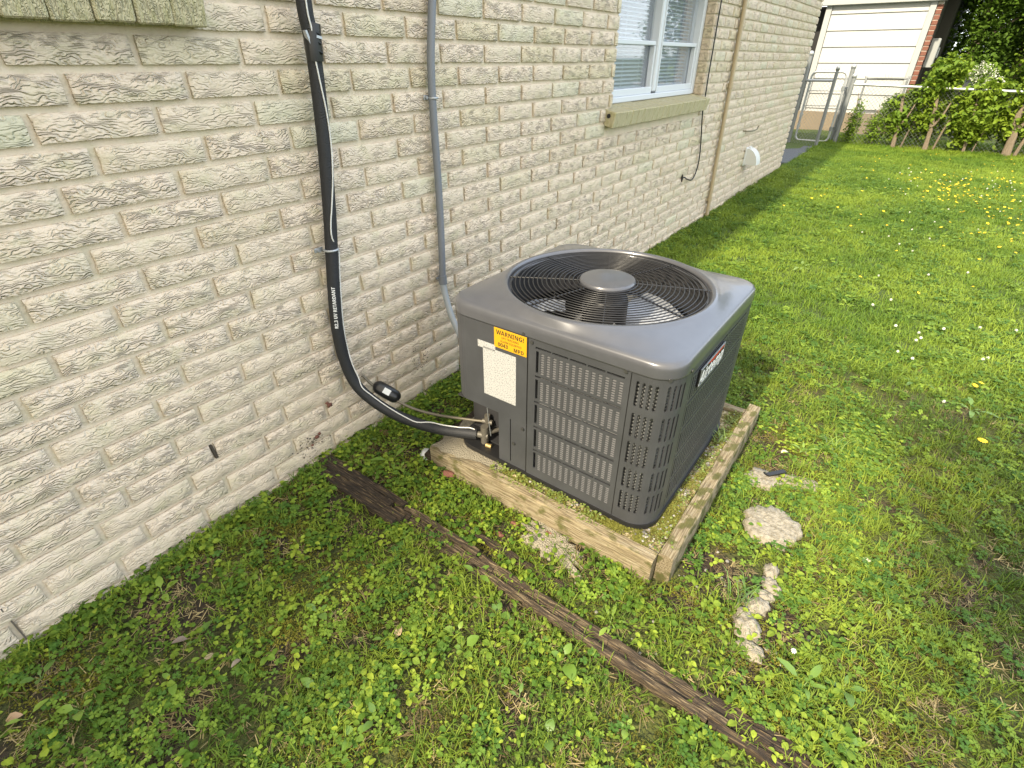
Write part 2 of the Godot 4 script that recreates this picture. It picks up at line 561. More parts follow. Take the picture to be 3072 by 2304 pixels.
# ------------------------------------------------------------------ house
func brick_mesh(sd: int, len_: float, ht: float, nx: int, ny: int) -> ArrayMesh:
	var r := RandomNumberGenerator.new()
	r.seed = sd
	var n := FastNoiseLite.new()
	n.seed = sd
	n.frequency = 14.0
	var b := B.new()
	var hx := len_ * 0.5
	var hy := ht * 0.5
	var back := -0.022
	var g := []
	for i in nx + 1:
		var colm := []
		for j in ny + 1:
			var u := -1.0 + 2.0 * i / nx
			var v := -1.0 + 2.0 * j / ny
			var p := Vector3(u * hx, v * hy, n.get_noise_2d(u * hx, v * hy * 2.0) * 0.0022)
			var ed := absf(u) > 0.999 or absf(v) > 0.999
			if ed:
				p.z -= 0.0032
				if absf(u) > 0.999: p.x -= signf(u) * r.randf() * 0.0022
				if absf(v) > 0.999: p.y -= signf(v) * r.randf() * 0.0016
				if v < -0.999: p.z += 0.0022
				if v > 0.999: p.z -= 0.002
			elif i == 1 or i == nx - 1 or j == 1 or j == ny - 1:
				if i == 1 or i == nx - 1: p.x = signf(u) * (hx - 0.0045)
				if j == 1 or j == ny - 1: p.y = signf(v) * (hy - (0.0055 if v > 0.0 else 0.003))
			colm.append(p)
		g.append(colm)
	b.smooth(true)
	for i in nx:
		for j in ny:
			b.quad(g[i][j], g[i + 1][j], g[i + 1][j + 1], g[i][j + 1])
	b.smooth(false)
	var bk := func(p: Vector3) -> Vector3: return Vector3(p.x, p.y, back)
	for i in nx:
		b.quad(bk.call(g[i][0]), bk.call(g[i + 1][0]), g[i + 1][0], g[i][0])
		b.quad(g[i][ny], g[i + 1][ny], bk.call(g[i + 1][ny]), bk.call(g[i][ny]))
	for j in ny:
		b.quad(bk.call(g[0][j + 1]), bk.call(g[0][j]), g[0][j], g[0][j + 1])
		b.quad(g[nx][j], bk.call(g[nx][j]), bk.call(g[nx][j + 1]), g[nx][j + 1])
	return b.done()

const OPEN := [[2.40, 3.805, 1.03, 1.69], [-0.90, 0.275, 1.395, 2.10]]    # window openings in the wall: x0, x1, y0, y1
const X1 := 7.22

func build_house() -> void:
	var house := thing("brick_house", "long cream painted house of rough brick with two windows", "house", Vector3.ZERO)
	# backing wall (mortar face), pieces around the openings
	var b := B.new()
	var mz := -0.0105
	var thick := 0.2
	var seg := func(x0: float, x1: float, y0: float, y1: float) -> void:
		b.box(Vector3((x0 + x1) / 2, (y0 + y1) / 2, mz - thick / 2), Vector3(x1 - x0, y1 - y0, thick))
	var o0: Array = OPEN[1]
	var o1: Array = OPEN[0]
	seg.call(-6.0, o0[0], -0.2, 2.55)
	seg.call(o0[0], o0[1], -0.2, o0[2]); seg.call(o0[0], o0[1], o0[3], 2.55)
	seg.call(o0[1], o1[0], -0.2, 2.55)
	seg.call(o1[0], o1[1], -0.2, o1[2]); seg.call(o1[0], o1[1], o1[3], 2.55)
	seg.call(o1[1], X1 - 0.01, -0.2, 2.55)
	var wall := part("wall", b.done(), M.mortar, house)
	# bricks
	var variants := []
	var low := []
	for i in 8:
		variants.append(brick_mesh(100 + i, BL - 0.0115, HW - 0.0125, 12, 4))
	var cut := {}
	var list := []
	for row in range(-20, 19):
		var y := JY - (row + 0.5) * HW
		if y > 2.52: continue
		var off := 0.0 if posmod(row, 2) == 0 else BL * ODD
		for k in range(-26, 33):
			var x0 := k * BL + off + 0.00575
			var x1 := (k + 1) * BL + off - 0.00575
			if x0 > X1 - 0.02: continue
			var x1c := minf(x1, X1)
			var spans := [[x0, x1c]]
			for o: Array in OPEN:
				if y + 0.028 > o[2] - 0.105 and y - 0.028 < o[3]:
					var s0: float = o[0]
					var s1: float = o[1]
					if y < o[2]: s0 -= 0.065; s1 += 0.01
					if y < o[2] and y + 0.028 < o[2] - 0.06: continue
					var nx := []
					for s: Array in spans:
						if s[1] <= s0 or s[0] >= s1: nx.append(s); continue
						if s0 - s[0] > 0.02: nx.append([s[0], s0])
						if s[1] - s1 > 0.02: nx.append([s1, s[1]])
					spans = nx
			for s: Array in spans:
				var cx: float = (s[0] + s[1]) / 2
				var d := Vector3(cx, y, 0).distance_to(EYE)
				var vx := Vector3(cx, y, 0) - EYE
				var side := vx.dot(Vector3(cos(YAW), 0, sin(YAW)))
				var fwd := vx.dot(Vector3(cos(PITCH) * sin(YAW), -sin(PITCH), -cos(PITCH) * cos(YAW)))
				var upw := vx.dot(Vector3(sin(PITCH) * sin(YAW), cos(PITCH), -sin(PITCH) * cos(YAW)))
				var seen := fwd > 0.1 and absf(side / fwd) < 1.08 and absf(upw / fwd) < 0.82
				list.append([d if seen else d + 50.0, cx, y, s[1] - s[0]])
	list.sort_custom(func(p: Array, q: Array) -> bool: return p[0] < q[0])
	var far_b := {}
	for i in list.size():
		var e: Array = list[i]
		var full: bool = absf(e[3] - (BL - 0.0115)) < 0.004
		var mesh: ArrayMesh
		if full: mesh = variants[rng.randi() % variants.size()]
		else:
			var key := snappedf(e[3], 0.004)
			if not cut.has(key): cut[key] = brick_mesh(300 + cut.size(), key, HW - 0.0125, 6, 4)
			mesh = cut[key]
		# weathering: greener towards the top and along the far part of the wall
		var wv := clampf((e[2] - 0.55) * 0.75, 0.0, 0.75) + clampf((e[1] - 2.0) * 0.07, 0.0, 0.3)
		if e[1] < 0.1 and e[2] > 0.8: wv += 0.1
		var mi := 0
		var t := rng.randf()
		if t < wv * 0.75: mi = 3 + rng.randi() % 4
		else: mi = rng.randi() % 3
		var xf := Transform3D(Basis(Vector3.UP, rng.randf_range(-0.006, 0.006)) * Basis(Vector3.RIGHT, rng.randf_range(-0.02, 0.02)), Vector3(e[1], e[2] + rng.randf_range(-0.001, 0.001), rng.randf_range(-0.0012, 0.0018)))
		if i < 300:
			var o := part("brick", mesh, M.brick[mi], wall)
			o.transform = xf
		else:
			if not far_b.has(mi): 
				far_b[mi] = SurfaceTool.new()
			far_b[mi].append_from(mesh, 0, xf)
	var am := ArrayMesh.new()
	for mi in far_b:
		far_b[mi].commit(am)
		am.surface_set_material(am.get_surface_count() - 1, M.brick[mi])
	var fo := part("far_brick", am, null, wall)
	tag(fo, "", "", "", "stuff")
	for q in [[0.399, 0.219, 0.020], [0.392, 0.232, 0.012], [0.324, 0.122, 0.016], [0.336, 0.13, 0.010], [0.30, 0.10, 0.009]]:
		var ch := part("bare_chip", lump(int(q[0] * 1000.0), Vector3(q[2], q[2] * 0.8, 0.006), 0.4, 8), M.redbrick, wall, Vector3(q[0], q[1], 0.0025))
		ch.set_meta("label", "patch of bare red brick where paint came off")
	var sx := []
	var sc := PackedColorArray()
	for i in 130:
		var big := i < 70
		var px := (0.86 if big else 0.29) + rng.randfn() * (0.06 if big else 0.035)
		var py := (0.215 if big else 0.115) + rng.randfn() * (0.04 if big else 0.018)
		var q := rng.randf_range(0.0015, 0.005)
		sx.append(Transform3D(Basis(Vector3.BACK, rng.randf() * 6.0).scaled(Vector3(q * rng.randf_range(0.8, 2.0), q, 0.0012)), Vector3(px, py, 0.0028)))
		var d := rng.randf_range(0.03, 0.16)
		sc.append(Color(d, d * 0.8, d * 0.62))
	var sm := StandardMaterial3D.new()
	sm.vertex_color_use_as_albedo = true
	sm.roughness = 0.95
	copies("dirt_stain", lump(77, Vector3(1, 1, 1), 0.4, 5), sm, sx, sc, wall)
	b = B.new()
	b.box(Vector3(0.0, 0.268, -0.006), Vector3(0.0075, 0.050, 0.012), 0.001, Basis(Vector3.BACK, 0.08))
	part("weep_hole", b.done(), mat(Color(0.05, 0.04, 0.03), 0.9), wall)
	b = B.new()
	b.bar(Vector3(-0.553, 0.155, -0.002), Vector3(-0.5545, 0.03, -0.003), 0.0028, 0.006, Vector3.BACK)
	part("crack", b.done(), mat(Color(0.10, 0.085, 0.07), 0.9), wall)
	# the rest of the house: end wall, back, roof with eaves and gutter
	b = B.new()
	b.box(Vector3(X1 - 0.115, 1.2, -3.6), Vector3(0.2, 2.8, 6.75))
	b.box(Vector3(-5.9, 1.2, -3.6), Vector3(0.2, 2.8, 6.75))
	b.box(Vector3(0.6, 1.2, -7.0), Vector3(13.2, 2.8, 0.2))
	part("back_wall", b.done(), M.mortar, house)
	b = B.new()
	b.quad(Vector3(-6.3, 2.60, 0.175), Vector3(7.5, 2.60, 0.175), Vector3(7.5, 4.0, -3.5), Vector3(-6.3, 4.0, -3.5))
	b.quad(Vector3(7.5, 2.60, -7.3), Vector3(-6.3, 2.60, -7.3), Vector3(-6.3, 4.0, -3.5), Vector3(7.5, 4.0, -3.5))
	b.tri(Vector3(7.4, 2.58, 0.2), Vector3(7.4, 2.58, -7.2), Vector3(7.4, 3.97, -3.5))
	b.tri(Vector3(-6.2, 2.58, -7.2), Vector3(-6.2, 2.58, 0.2), Vector3(-6.2, 3.97, -3.5))
	part("roof", b.done(), M.roof, house)
	b = B.new()
	b.box(Vector3(0.6, 2.555, 0.075), Vector3(13.7, 0.02, 0.17))
	b.box(Vector3(0.6, 2.56, 0.165), Vector3(13.8, 0.12, 0.02))
	part("eave", b.done(), M.trim, house)
	b = B.new()
	b.box(Vector3(0.6, 2.53, -3.5), Vector3(12.9, 0.03, 6.6))
	part("ceiling", b.done(), M.trim, house)
	build_window(house, OPEN[0], "white window with half closed blinds above the brick sill")
	build_window(house, OPEN[1], "white window above the weathered near sill")

func build_window(house: Node3D, o: Array, label: String) -> void:
	var x0: float = o[0]
	var x1: float = o[1]
	var y0: float = o[2] + 0.025
	var y1: float = o[3]
	var z := -0.07
	var w := Node3D.new()
	w.name = numbered("window", house)
	house.add_child(w, true)
	w.set_meta("label", label)
	var b := B.new()
	var f := 0.05
	b.box(Vector3(x0 + f / 2, (y0 + y1) / 2, z - 0.035), Vector3(f, y1 - y0, 0.07), 0.004)
	b.box(Vector3(x1 - f / 2, (y0 + y1) / 2, z - 0.035), Vector3(f, y1 - y0, 0.07), 0.004)
	b.box(Vector3((x0 + x1) / 2, y1 - f / 2, z - 0.037), Vector3(x1 - x0 - 2 * f, f, 0.07), 0.004)
	b.box(Vector3((x0 + x1) / 2, y0 + 0.015, z - 0.033), Vector3(x1 - x0 - 2 * f, 0.03, 0.075), 0.004)
	part("frame", b.done(), M.vinyl, w)
	var xm := (x0 + x1) / 2
	b = B.new()
	b.box(Vector3(xm, (y0 + y1) / 2, z - 0.028), Vector3(0.07, y1 - y0 - 0.08, 0.06), 0.006)
	b.box(Vector3(xm + 0.012, (y0 + y1) / 2, z + 0.004), Vector3(0.012, y1 - y0 - 0.08, 0.006))
	part("mullion", b.done(), M.vinyl, w)
	var ym := y0 + (y1 - y0) * 0.46
	for k in 2:
		var a0 := x0 + f if k == 0 else xm + 0.035
		var a1 := xm - 0.035 if k == 0 else x1 - f
		b = B.new()
		b.box(Vector3((a0 + a1) / 2, ym, z - 0.03), Vector3(a1 - a0, 0.022, 0.035), 0.003)
		b.box(Vector3((a0 + a1) / 2, y0 + 0.048, z - 0.025), Vector3(a1 - a0, 0.036, 0.035), 0.003)
		for s in 2:
			b.box(Vector3(a0 + 0.011 if s == 0 else a1 - 0.011, (ym + y0) / 2 + 0.025, z - 0.027), Vector3(0.022, ym - y0 - 0.075, 0.032), 0.003)
		part("sash", b.done(), M.vinyl, w)
		b = B.new()
		b.box(Vector3((a0 + a1) / 2, (y0 + y1) / 2, z - 0.045), Vector3(a1 - a0, y1 - y0 - 0.06, 0.003))
		part("pane", b.done(), M.glass, w)
		var y := y0 + 0.05
		var mesh: ArrayMesh
		b = B.new()
		b.box(Vector3.ZERO, Vector3(a1 - a0 - 0.03, 0.0014, 0.024), 0.0, Basis(Vector3.RIGHT, 0.36))
		mesh = b.done()
		while y < y1 - 0.05:
			part("slat", mesh, M.blind, w, Vector3((a0 + a1) / 2 + 0.004, y, z - 0.085))
			y += 0.0205
		b = B.new()
		for s in 3:
			var cx := lerpf(a0, a1, 0.15 + 0.35 * s)
			b.rod(Vector3(cx, y0 + 0.04, z - 0.07), Vector3(cx, y1 - 0.05, z - 0.07), 0.001, 4)
		part("blind_cord", b.done(), M.blind, w)
	b = B.new()
	b.box(Vector3(xm, (y0 + y1) / 2, z - 0.42), Vector3(x1 - x0 + 0.1, y1 - y0 + 0.3, 0.02))
	b.box(Vector3(xm, y0 - 0.16, z - 0.27), Vector3(x1 - x0 + 0.1, 0.02, 0.28))
	b.box(Vector3(xm, y1 + 0.16, z - 0.27), Vector3(x1 - x0 + 0.1, 0.02, 0.28))
	b.box(Vector3(x0 - 0.05, (y0 + y1) / 2, z - 0.27), Vector3(0.02, y1 - y0 + 0.3, 0.28))
	b.box(Vector3(x1 + 0.05, (y0 + y1) / 2, z - 0.27), Vector3(0.02, y1 - y0 + 0.3, 0.28))
	part("dark_room", b.done(), M.room, w)
	for i in 11:
		var ry := JY - (i - 6 + 0.5) * HW
		if ry < y0 - 0.03 or ry > y1: continue
		b = B.new()
		b.box(Vector3.ZERO, Vector3(0.016, HW - 0.011, 0.062), 0.003)
		part("reveal_brick", b.done(), M.brick[6 if i % 3 else 4], w, Vector3(x1 - 0.001, ry, -0.036))
		part("reveal_brick", b.done(), M.brick[i % 3], w, Vector3(x0 + 0.001, ry, -0.036))
	# rowlock sill: bricks on edge, sloping to the front
	var sill := Node3D.new()
	sill.name = numbered("window_sill", house)
	house.add_child(sill, true)
	var n := int(round((x1 - x0 + 0.075) / 0.0755))
	var pw := (x1 - x0 + 0.08) / n
	var near := x0 < 0.0
	for i in n:
		b = B.new()
		var q := Basis(Vector3.RIGHT, 0.20)
		var cx := x0 - 0.065 + pw * (i + 0.5)
		if near: cx += 0.010
		var dep := rng.randf_range(-0.003, 0.003)
		b.box(Vector3(0, 0, 0), Vector3(pw - (0.0025 if near else 0.002), 0.078, 0.19), 0.004, q)
		var m := part("sill_brick", b.done(), M.sill, sill, Vector3(cx, o[2] - 0.022 + dep * 0.6 + (0.012 if near else 0.0), -0.044 + dep + (0.006 if near else 0.0)))
		m.rotation.z = rng.randf_range(-0.02, 0.02) if near else rng.randf_range(-0.005, 0.005)
	b = B.new()
	b.box(Vector3(xm, o[2] - 0.028 + (0.010 if near else 0.0), -0.05), Vector3(x1 - x0 + 0.045, 0.07, 0.16), 0.0, Basis(Vector3.RIGHT, 0.20))
	part("sill_mortar", b.done(), M.sill, sill)
	if not near:
		b = B.new()
		b.rod(Vector3(x0 - 0.0665, o[2] - 0.018, 0.018), Vector3(x0 - 0.05, o[2] - 0.018, 0.018), 0.011, 12)
		part("core_hole", b.done(), M.black, sill)

# ------------------------------------------------------------------ things fixed on the wall
func curve(pts: Array, n: int) -> PackedVector3Array:
	var out := PackedVector3Array()
	var m := pts.size()
	for i in m - 1:
		var p0: Vector3 = pts[maxi(i - 1, 0)]
		var p1: Vector3 = pts[i]
		var p2: Vector3 = pts[i + 1]
		var p3: Vector3 = pts[mini(i + 2, m - 1)]
		for k in n:
			out.append(p1.cubic_interpolate(p2, p0, p3, float(k) / n))
	out.append(pts[m - 1])
	return out

func text_mesh(s: String, h: float, bold := true, italic := false) -> TextMesh:
	var t := TextMesh.new()
	var f := SystemFont.new()
	f.font_names = PackedStringArray(["Droid Sans"])
	f.font_weight = 700 if bold else 400
	f.font_italic = italic
	t.font = f
	t.font_size = 64
	t.pixel_size = h / 46.0
	t.depth = 0.0006
	t.text = s
	t.curve_step = 2.0
	return t

func build_wall_things() -> void:
	var b := B.new()
	# insulated hose from the wall to the unit
	var hose := thing("insulated_pipe", "thick black insulated pipe down the brick wall into the unit", "pipe", Vector3(0.5, 0, 0.05))
	var o := hose.position
	var hp := [Vector3(0.60, 1.75, 0.05), Vector3(0.578, 1.55, 0.05), Vector3(0.556, 1.39, 0.048), Vector3(0.560, 1.29, 0.046), Vector3(0.548, 1.09, 0.042), Vector3(0.524, 0.88, 0.038), Vector3(0.506, 0.76, 0.036), Vector3(0.484, 0.62, 0.036), Vector3(0.468, 0.50, 0.04), Vector3(0.467, 0.39, 0.048), Vector3(0.478, 0.29, 0.075), Vector3(0.510, 0.215, 0.14), Vector3(0.548, 0.17, 0.235), Vector3(0.592, 0.152, 0.35), Vector3(0.655, 0.148, 0.475)]
	var path := curve(hp, 8)
	for i in path.size(): path[i] -= o
	b.tube(path, PackedFloat32Array([0.0195]), 18)
	part("insulation", b.done(), M.rubber, hose)
	# tape where two lengths meet
	b = B.new()
	b.tube(PackedVector3Array([Vector3(0.5662, 1.345, 0.05) - o, Vector3(0.5605, 1.305, 0.05) - o, Vector3(0.5595, 1.262, 0.049) - o]), PackedFloat32Array([0.0222, 0.0232, 0.0218]), 16)
	for k in 3:
		b.tube(PackedVector3Array([Vector3(0.5445, 1.335 - 0.02 * k, 0.062) - o, Vector3(0.566, 1.322 - 0.021 * k, 0.0735) - o, Vector3(0.584, 1.326 - 0.018 * k, 0.055) - o]), PackedFloat32Array([0.002, 0.0035, 0.002]), 6)
	part("tape", b.done(), M.tape, hose)
	b = B.new()
	b.box(Vector3(0.565, 1.315, 0.0745) - o, Vector3(0.016, 0.006, 0.002), 0.0, Basis(Vector3.BACK, -0.2))
	b.box(Vector3(0.541, 1.315, 0.058) - o, Vector3(0.006, 0.03, 0.012), 0.0, Basis(Vector3.BACK, 0.3))
	part("tape_end", b.done(), M.galv, hose)
	# printed words, reading upwards
	var tm := part("lettering", text_mesh("R2.3 UV RETARDANT", 0.0105), M.silverink, hose)
	tm.transform = Transform3D(Basis(Vector3(0.135, 0.99, -0.03).normalized(), Vector3(-0.78, 0.10, -0.61).normalized(), Vector3(-0.61, 0.10, 0.78).normalized()).orthonormalized(), Vector3(0.4665, 0.585, 0.0535) - o)
	# bare liquid line with its drier
	b = B.new()
	var lp := curve([Vector3(0.515, 0.31, 0.062), Vector3(0.540, 0.255, 0.11), Vector3(0.585, 0.195, 0.21), Vector3(0.63, 0.172, 0.30), Vector3(0.672, 0.172, 0.40), Vector3(0.70, 0.175, 0.47)], 6)
	for i in lp.size(): lp[i] -= o
	b.tube(lp, PackedFloat32Array([0.0052]), 10)
	part("copper_line", b.done(), M.copper, hose)
	var d0 := Vector3(0.536, 0.272, 0.092) - o
	var d1 := Vector3(0.580, 0.215, 0.172) - o
	b = B.new()
	var dv := d1 - d0
	b.tube(PackedVector3Array([d0, d0 + dv * 0.06, d0 + dv * 0.16, d0 + dv * 0.5, d0 + dv * 0.84, d0 + dv * 0.94, d1]), PackedFloat32Array([0.008, 0.018, 0.0245, 0.026, 0.0245, 0.018, 0.008]), 20)
	part("filter_drier", b.done(), M.tape, hose)
	b = B.new()
	var nrm := Vector3(-0.62, 0.72, 0.32)
	nrm = (nrm - dv.normalized() * nrm.dot(dv.normalized())).normalized()
	b.box((d0 + d1) * 0.5 + nrm * 0.0262, Vector3(0.021, 0.002, 0.026), 0.0, Basis(dv.normalized().cross(nrm).normalized() * -1.0, nrm, dv.normalized()).orthonormalized())
	part("drier_label", b.done(), M.white, hose)
	# thin white wire that follows the hose
	var wp := []
	var wob := [0.2, 0.3, 0.55, -0.35, -0.5, -0.1, -0.45, 0.7]
	for i in range(1, path.size()):
		if i % 3 != 0: continue
		var t := float(i) / path.size()
		var dd := (path[mini(i + 1, path.size() - 1)] - path[i - 1]).normalized()
		var toward := (EYE - (path[i] + o)).normalized()
		toward = (toward - dd * toward.dot(dd)).normalized()
		var sidev := dd.cross(toward)
		var ang := 0.0
		if t < 0.19: ang = -0.1 - t
		elif t < 0.42: ang = 0.5 * sin(i * 0.33) - 0.55
		elif t < 0.62: ang = -1.7
		elif t < 0.70: ang = -1.2
		else: ang = -0.35 + 0.25 * sin(i * 0.2)
		if t > 0.9: ang = -0.9
		wp.append(path[i] + (toward * cos(ang) - sidev * sin(ang) * -1.0) * 0.0212)
	b = B.new()
	b.tube(curve(wp + [Vector3(0.67, 0.115, 0.49) - o], 3), PackedFloat32Array([0.0022]), 6)
	part("white_wire", b.done(), M.whitewire, hose)
	# clamp
	b = B.new()
	b.tube(_arc(Vector3(0.5055, 0.766, 0.036) - o, 0.0215, 14), PackedFloat32Array([0.004]), 6)
	b.box(Vector3(0.478, 0.766, 0.010) - o, Vector3(0.030, 0.014, 0.004), 0.001)
	b.rod(Vector3(0.476, 0.766, 0.010) - o, Vector3(0.476, 0.766, 0.018) - o, 0.006, 8)
	part("pipe_clamp", b.done(), M.galv, hose)

	# grey conduit
	var con := thing("grey_conduit", "grey electrical conduit beside the black pipe on the wall", "conduit", Vector3(1.02, 0, 0.02))
	o = con.position
	b = B.new()
	var cp := curve([Vector3(1.085, 1.75, 0.022), Vector3(1.06, 1.5, 0.022), Vector3(1.043, 1.40, 0.022), Vector3(1.022, 1.26, 0.022), Vector3(1.015, 1.1, 0.022), Vector3(1.015, 0.9, 0.022), Vector3(1.010, 0.7, 0.022), Vector3(0.999, 0.515, 0.022)], 5)
	for i in cp.size(): cp[i] -= o
	b.tube(cp, PackedFloat32Array([0.0132]), 14)
	part("rigid_tube", b.done(), M.conduit, con)
	b = B.new()
	var fp := curve([Vector3(0.999, 0.51, 0.022), Vector3(0.993, 0.44, 0.040), Vector3(0.978, 0.36, 0.085), Vector3(0.952, 0.295, 0.16), Vector3(0.915, 0.27, 0.25), Vector3(0.88, 0.30, 0.33), Vector3(0.86, 0.36, 0.39)], 8)
	for i in fp.size(): fp[i] -= o
	b.tube(fp, PackedFloat32Array([0.0125]), 14)
	part("flexible_whip", b.done(), mat(Color(0.30, 0.335, 0.37), 0.4), con)
	b = B.new()
	b.rod(Vector3(0.999, 0.53, 0.022) - o, Vector3(0.998, 0.495, 0.024) - o, 0.0168, 14)
	b.rod(Vector3(0.975, 0.521, 0.012) - o, Vector3(1.02, 0.521, 0.012) - o, 0.005, 8)
	part("coupling", b.done(), M.conduit, con)
	b = B.new()
	b.tube(_arc(Vector3(1.020, 1.155, 0.022) - o, 0.015, 12), PackedFloat32Array([0.004]), 6)
	b.box(Vector3(1.000, 1.157, 0.008) - o, Vector3(0.022, 0.015, 0.004), 0.001)
	b.rod(Vector3(0.997, 1.157, 0.01) - o, Vector3(0.997, 1.157, 0.018) - o, 0.005, 8)
	part("strap", b.done(), M.galv, con)

	# black cable by the far window
	b = B.new()
	b.tube(curve([Vector3(3.822, 2.5, 0.012), Vector3(3.820, 1.9, 0.012), Vector3(3.822, 1.55, 0.012), Vector3(3.826, 1.2, 0.012), Vector3(3.830, 1.03, 0.014), Vector3(3.835, 0.93, 0.014), Vector3(3.925, 0.72, 0.012), Vector3(3.955, 0.60, 0.012), Vector3(3.935, 0.51, 0.012), Vector3(3.86, 0.462, 0.014), Vector3(3.74, 0.485, 0.016), Vector3(3.68, 0.505, 0.018), Vector3(3.66, 0.507, 0.0)], 5), PackedFloat32Array([0.0048]), 8)
	b.tube(PackedVector3Array([Vector3(3.658, 0.53, 0.006), Vector3(3.655, 0.505, 0.007), Vector3(3.66, 0.475, 0.006)]), PackedFloat32Array([0.004, 0.010, 0.003]), 8)
	tag(part("black_cable", b.done(), M.black), "thin black cable hanging beside the far window and into the brick", "cable")

	# tan pipe
	var tp := thing("tan_pipe", "slender tan painted pipe rising up the wall past the far window", "pipe", Vector3(4.4, 0.04, 0.025))
	o = tp.position
	b = B.new()
	b.tube(PackedVector3Array([Vector3(4.27, 2.5, 0.022) - o, Vector3(4.318, 1.63, 0.022) - o, Vector3(4.36, 1.09, 0.022) - o, Vector3(4.415, 0.03, 0.024) - o]), PackedFloat32Array([0.0175, 0.0175, 0.0165, 0.0165]), 12)
	part("tube", b.done(), M.paint_tan, tp)
	for q in [[4.360, 1.09], [4.408, 0.22]]:
		b = B.new()
		b.rod(Vector3(q[0], q[1] + 0.018, 0.022) - o, Vector3(q[0], q[1] - 0.018, 0.022) - o, 0.021, 12)
		b.box(Vector3(q[0] - 0.02, q[1], 0.006) - o, Vector3(0.05, 0.026, 0.004), 0.001)
		part("strap", b.done(), M.paint_tan, tp)

	# dryer vent hood
	var vent := thing("vent_hood", "white plastic vent hood low on the wall past the tan pipe", "vent", Vector3(5.42, 0.375, 0.0))
	b = B.new()
	b.box(Vector3(0, 0.075, 0.006), Vector3(0.17, 0.17, 0.012), 0.003)
	part("flange", b.done(), M.white, vent)
	b = B.new()
	b.smooth(true)
	var prof := []
	for i in 9:
		var a := PI * 0.5 * i / 8
		prof.append(Vector2(0.012 + 0.115 * sin(a), 0.005 + 0.145 * cos(a)))
	for i in 8:
		var p: Vector2 = prof[i]
		var q: Vector2 = prof[i + 1]
		b.quad(Vector3(-0.07, q.y, q.x), Vector3(0.07, q.y, q.x), Vector3(0.07, p.y, p.x), Vector3(-0.07, p.y, p.x))
	b.smooth(false)
	for sx: float in [-0.07, 0.07]:
		for i in 8:
			var p: Vector2 = prof[i]
			var q: Vector2 = prof[i + 1]
			if sx > 0.0: b.tri(Vector3(sx, 0.005, 0.012), Vector3(sx, p.y, p.x), Vector3(sx, q.y, q.x))
			else: b.tri(Vector3(sx, 0.005, 0.012), Vector3(sx, q.y, q.x), Vector3(sx, p.y, p.x))
	b.box(Vector3(0, 0.148, 0.02), Vector3(0.06, 0.022, 0.03), 0.004)
	part("hood", b.done(), M.white, vent)
	b = B.new()
	b.box(Vector3(0, 0.005, 0.06), Vector3(0.12, 0.004, 0.085))
	part("flap", b.done(), M.darkin, vent)
	# hook
	b = B.new()
	b.tube(curve([Vector3(5.12, 0.70, -0.005), Vector3(5.12, 0.70, 0.03), Vector3(5.2, 0.695, 0.045), Vector3(5.32, 0.69, 0.045), Vector3(5.42, 0.695, 0.045), Vector3(5.44, 0.72, 0.045)], 4), PackedFloat32Array([0.006]), 7)
	tag(part("wall_hook", b.done(), mat(Color(0.16, 0.15, 0.10), 0.7)), "small rusty hook on the wall above the white vent", "hook")

func _arc(c: Vector3, r: float, n: int) -> PackedVector3Array:
	var p := PackedVector3Array()
	for i in n + 1:
		var a := -0.5 + (PI + 1.0) * i / n
		p.append(c + Vector3(cos(a) * r, 0, sin(a) * r))
	return p

# ------------------------------------------------------------------ the air conditioner
const UX0 := 0.63
const UX1 := 1.335
const UZ0 := 0.395
const UZ1 := 1.135
const UR := 0.075
const UY := 0.095
var per_len := 0.0

func perim(s: float, inset := 0.0) -> Vector2:
	var A := PI * UR / 2
	var lens := [UX1 - UX0 - 2 * UR, UZ1 - UZ0 - 2 * UR, UX1 - UX0 - 2 * UR, UZ1 - UZ0 - 2 * UR]
	var r := UR - inset
	var t := s
	var k := 0
	while t > lens[k % 4] + A:
		t -= lens[k % 4] + A
		k += 1
	k = k % 4
	var L: float = lens[k]
	# side k: 0 back (towards -x), 1 left (+z), 2 front (+x), 3 right (-z)
	var cen := [Vector2(UX0 + UR, UZ0 + UR), Vector2(UX0 + UR, UZ1 - UR), Vector2(UX1 - UR, UZ1 - UR), Vector2(UX1 - UR, UZ0 + UR)]
	var dir := [Vector2(-1, 0), Vector2(0, 1), Vector2(1, 0), Vector2(0, -1)]
	var out := [Vector2(0, -1), Vector2(-1, 0), Vector2(0, 1), Vector2(1, 0)]
	var d: Vector2 = dir[k]
	var n: Vector2 = out[k]
	var c: Vector2 = cen[k]
	if t < L:
		return c - d * (L - t) + n * r
	var a := (t - L) / A * PI / 2
	return c + n * cos(a) * r + d * sin(a) * r

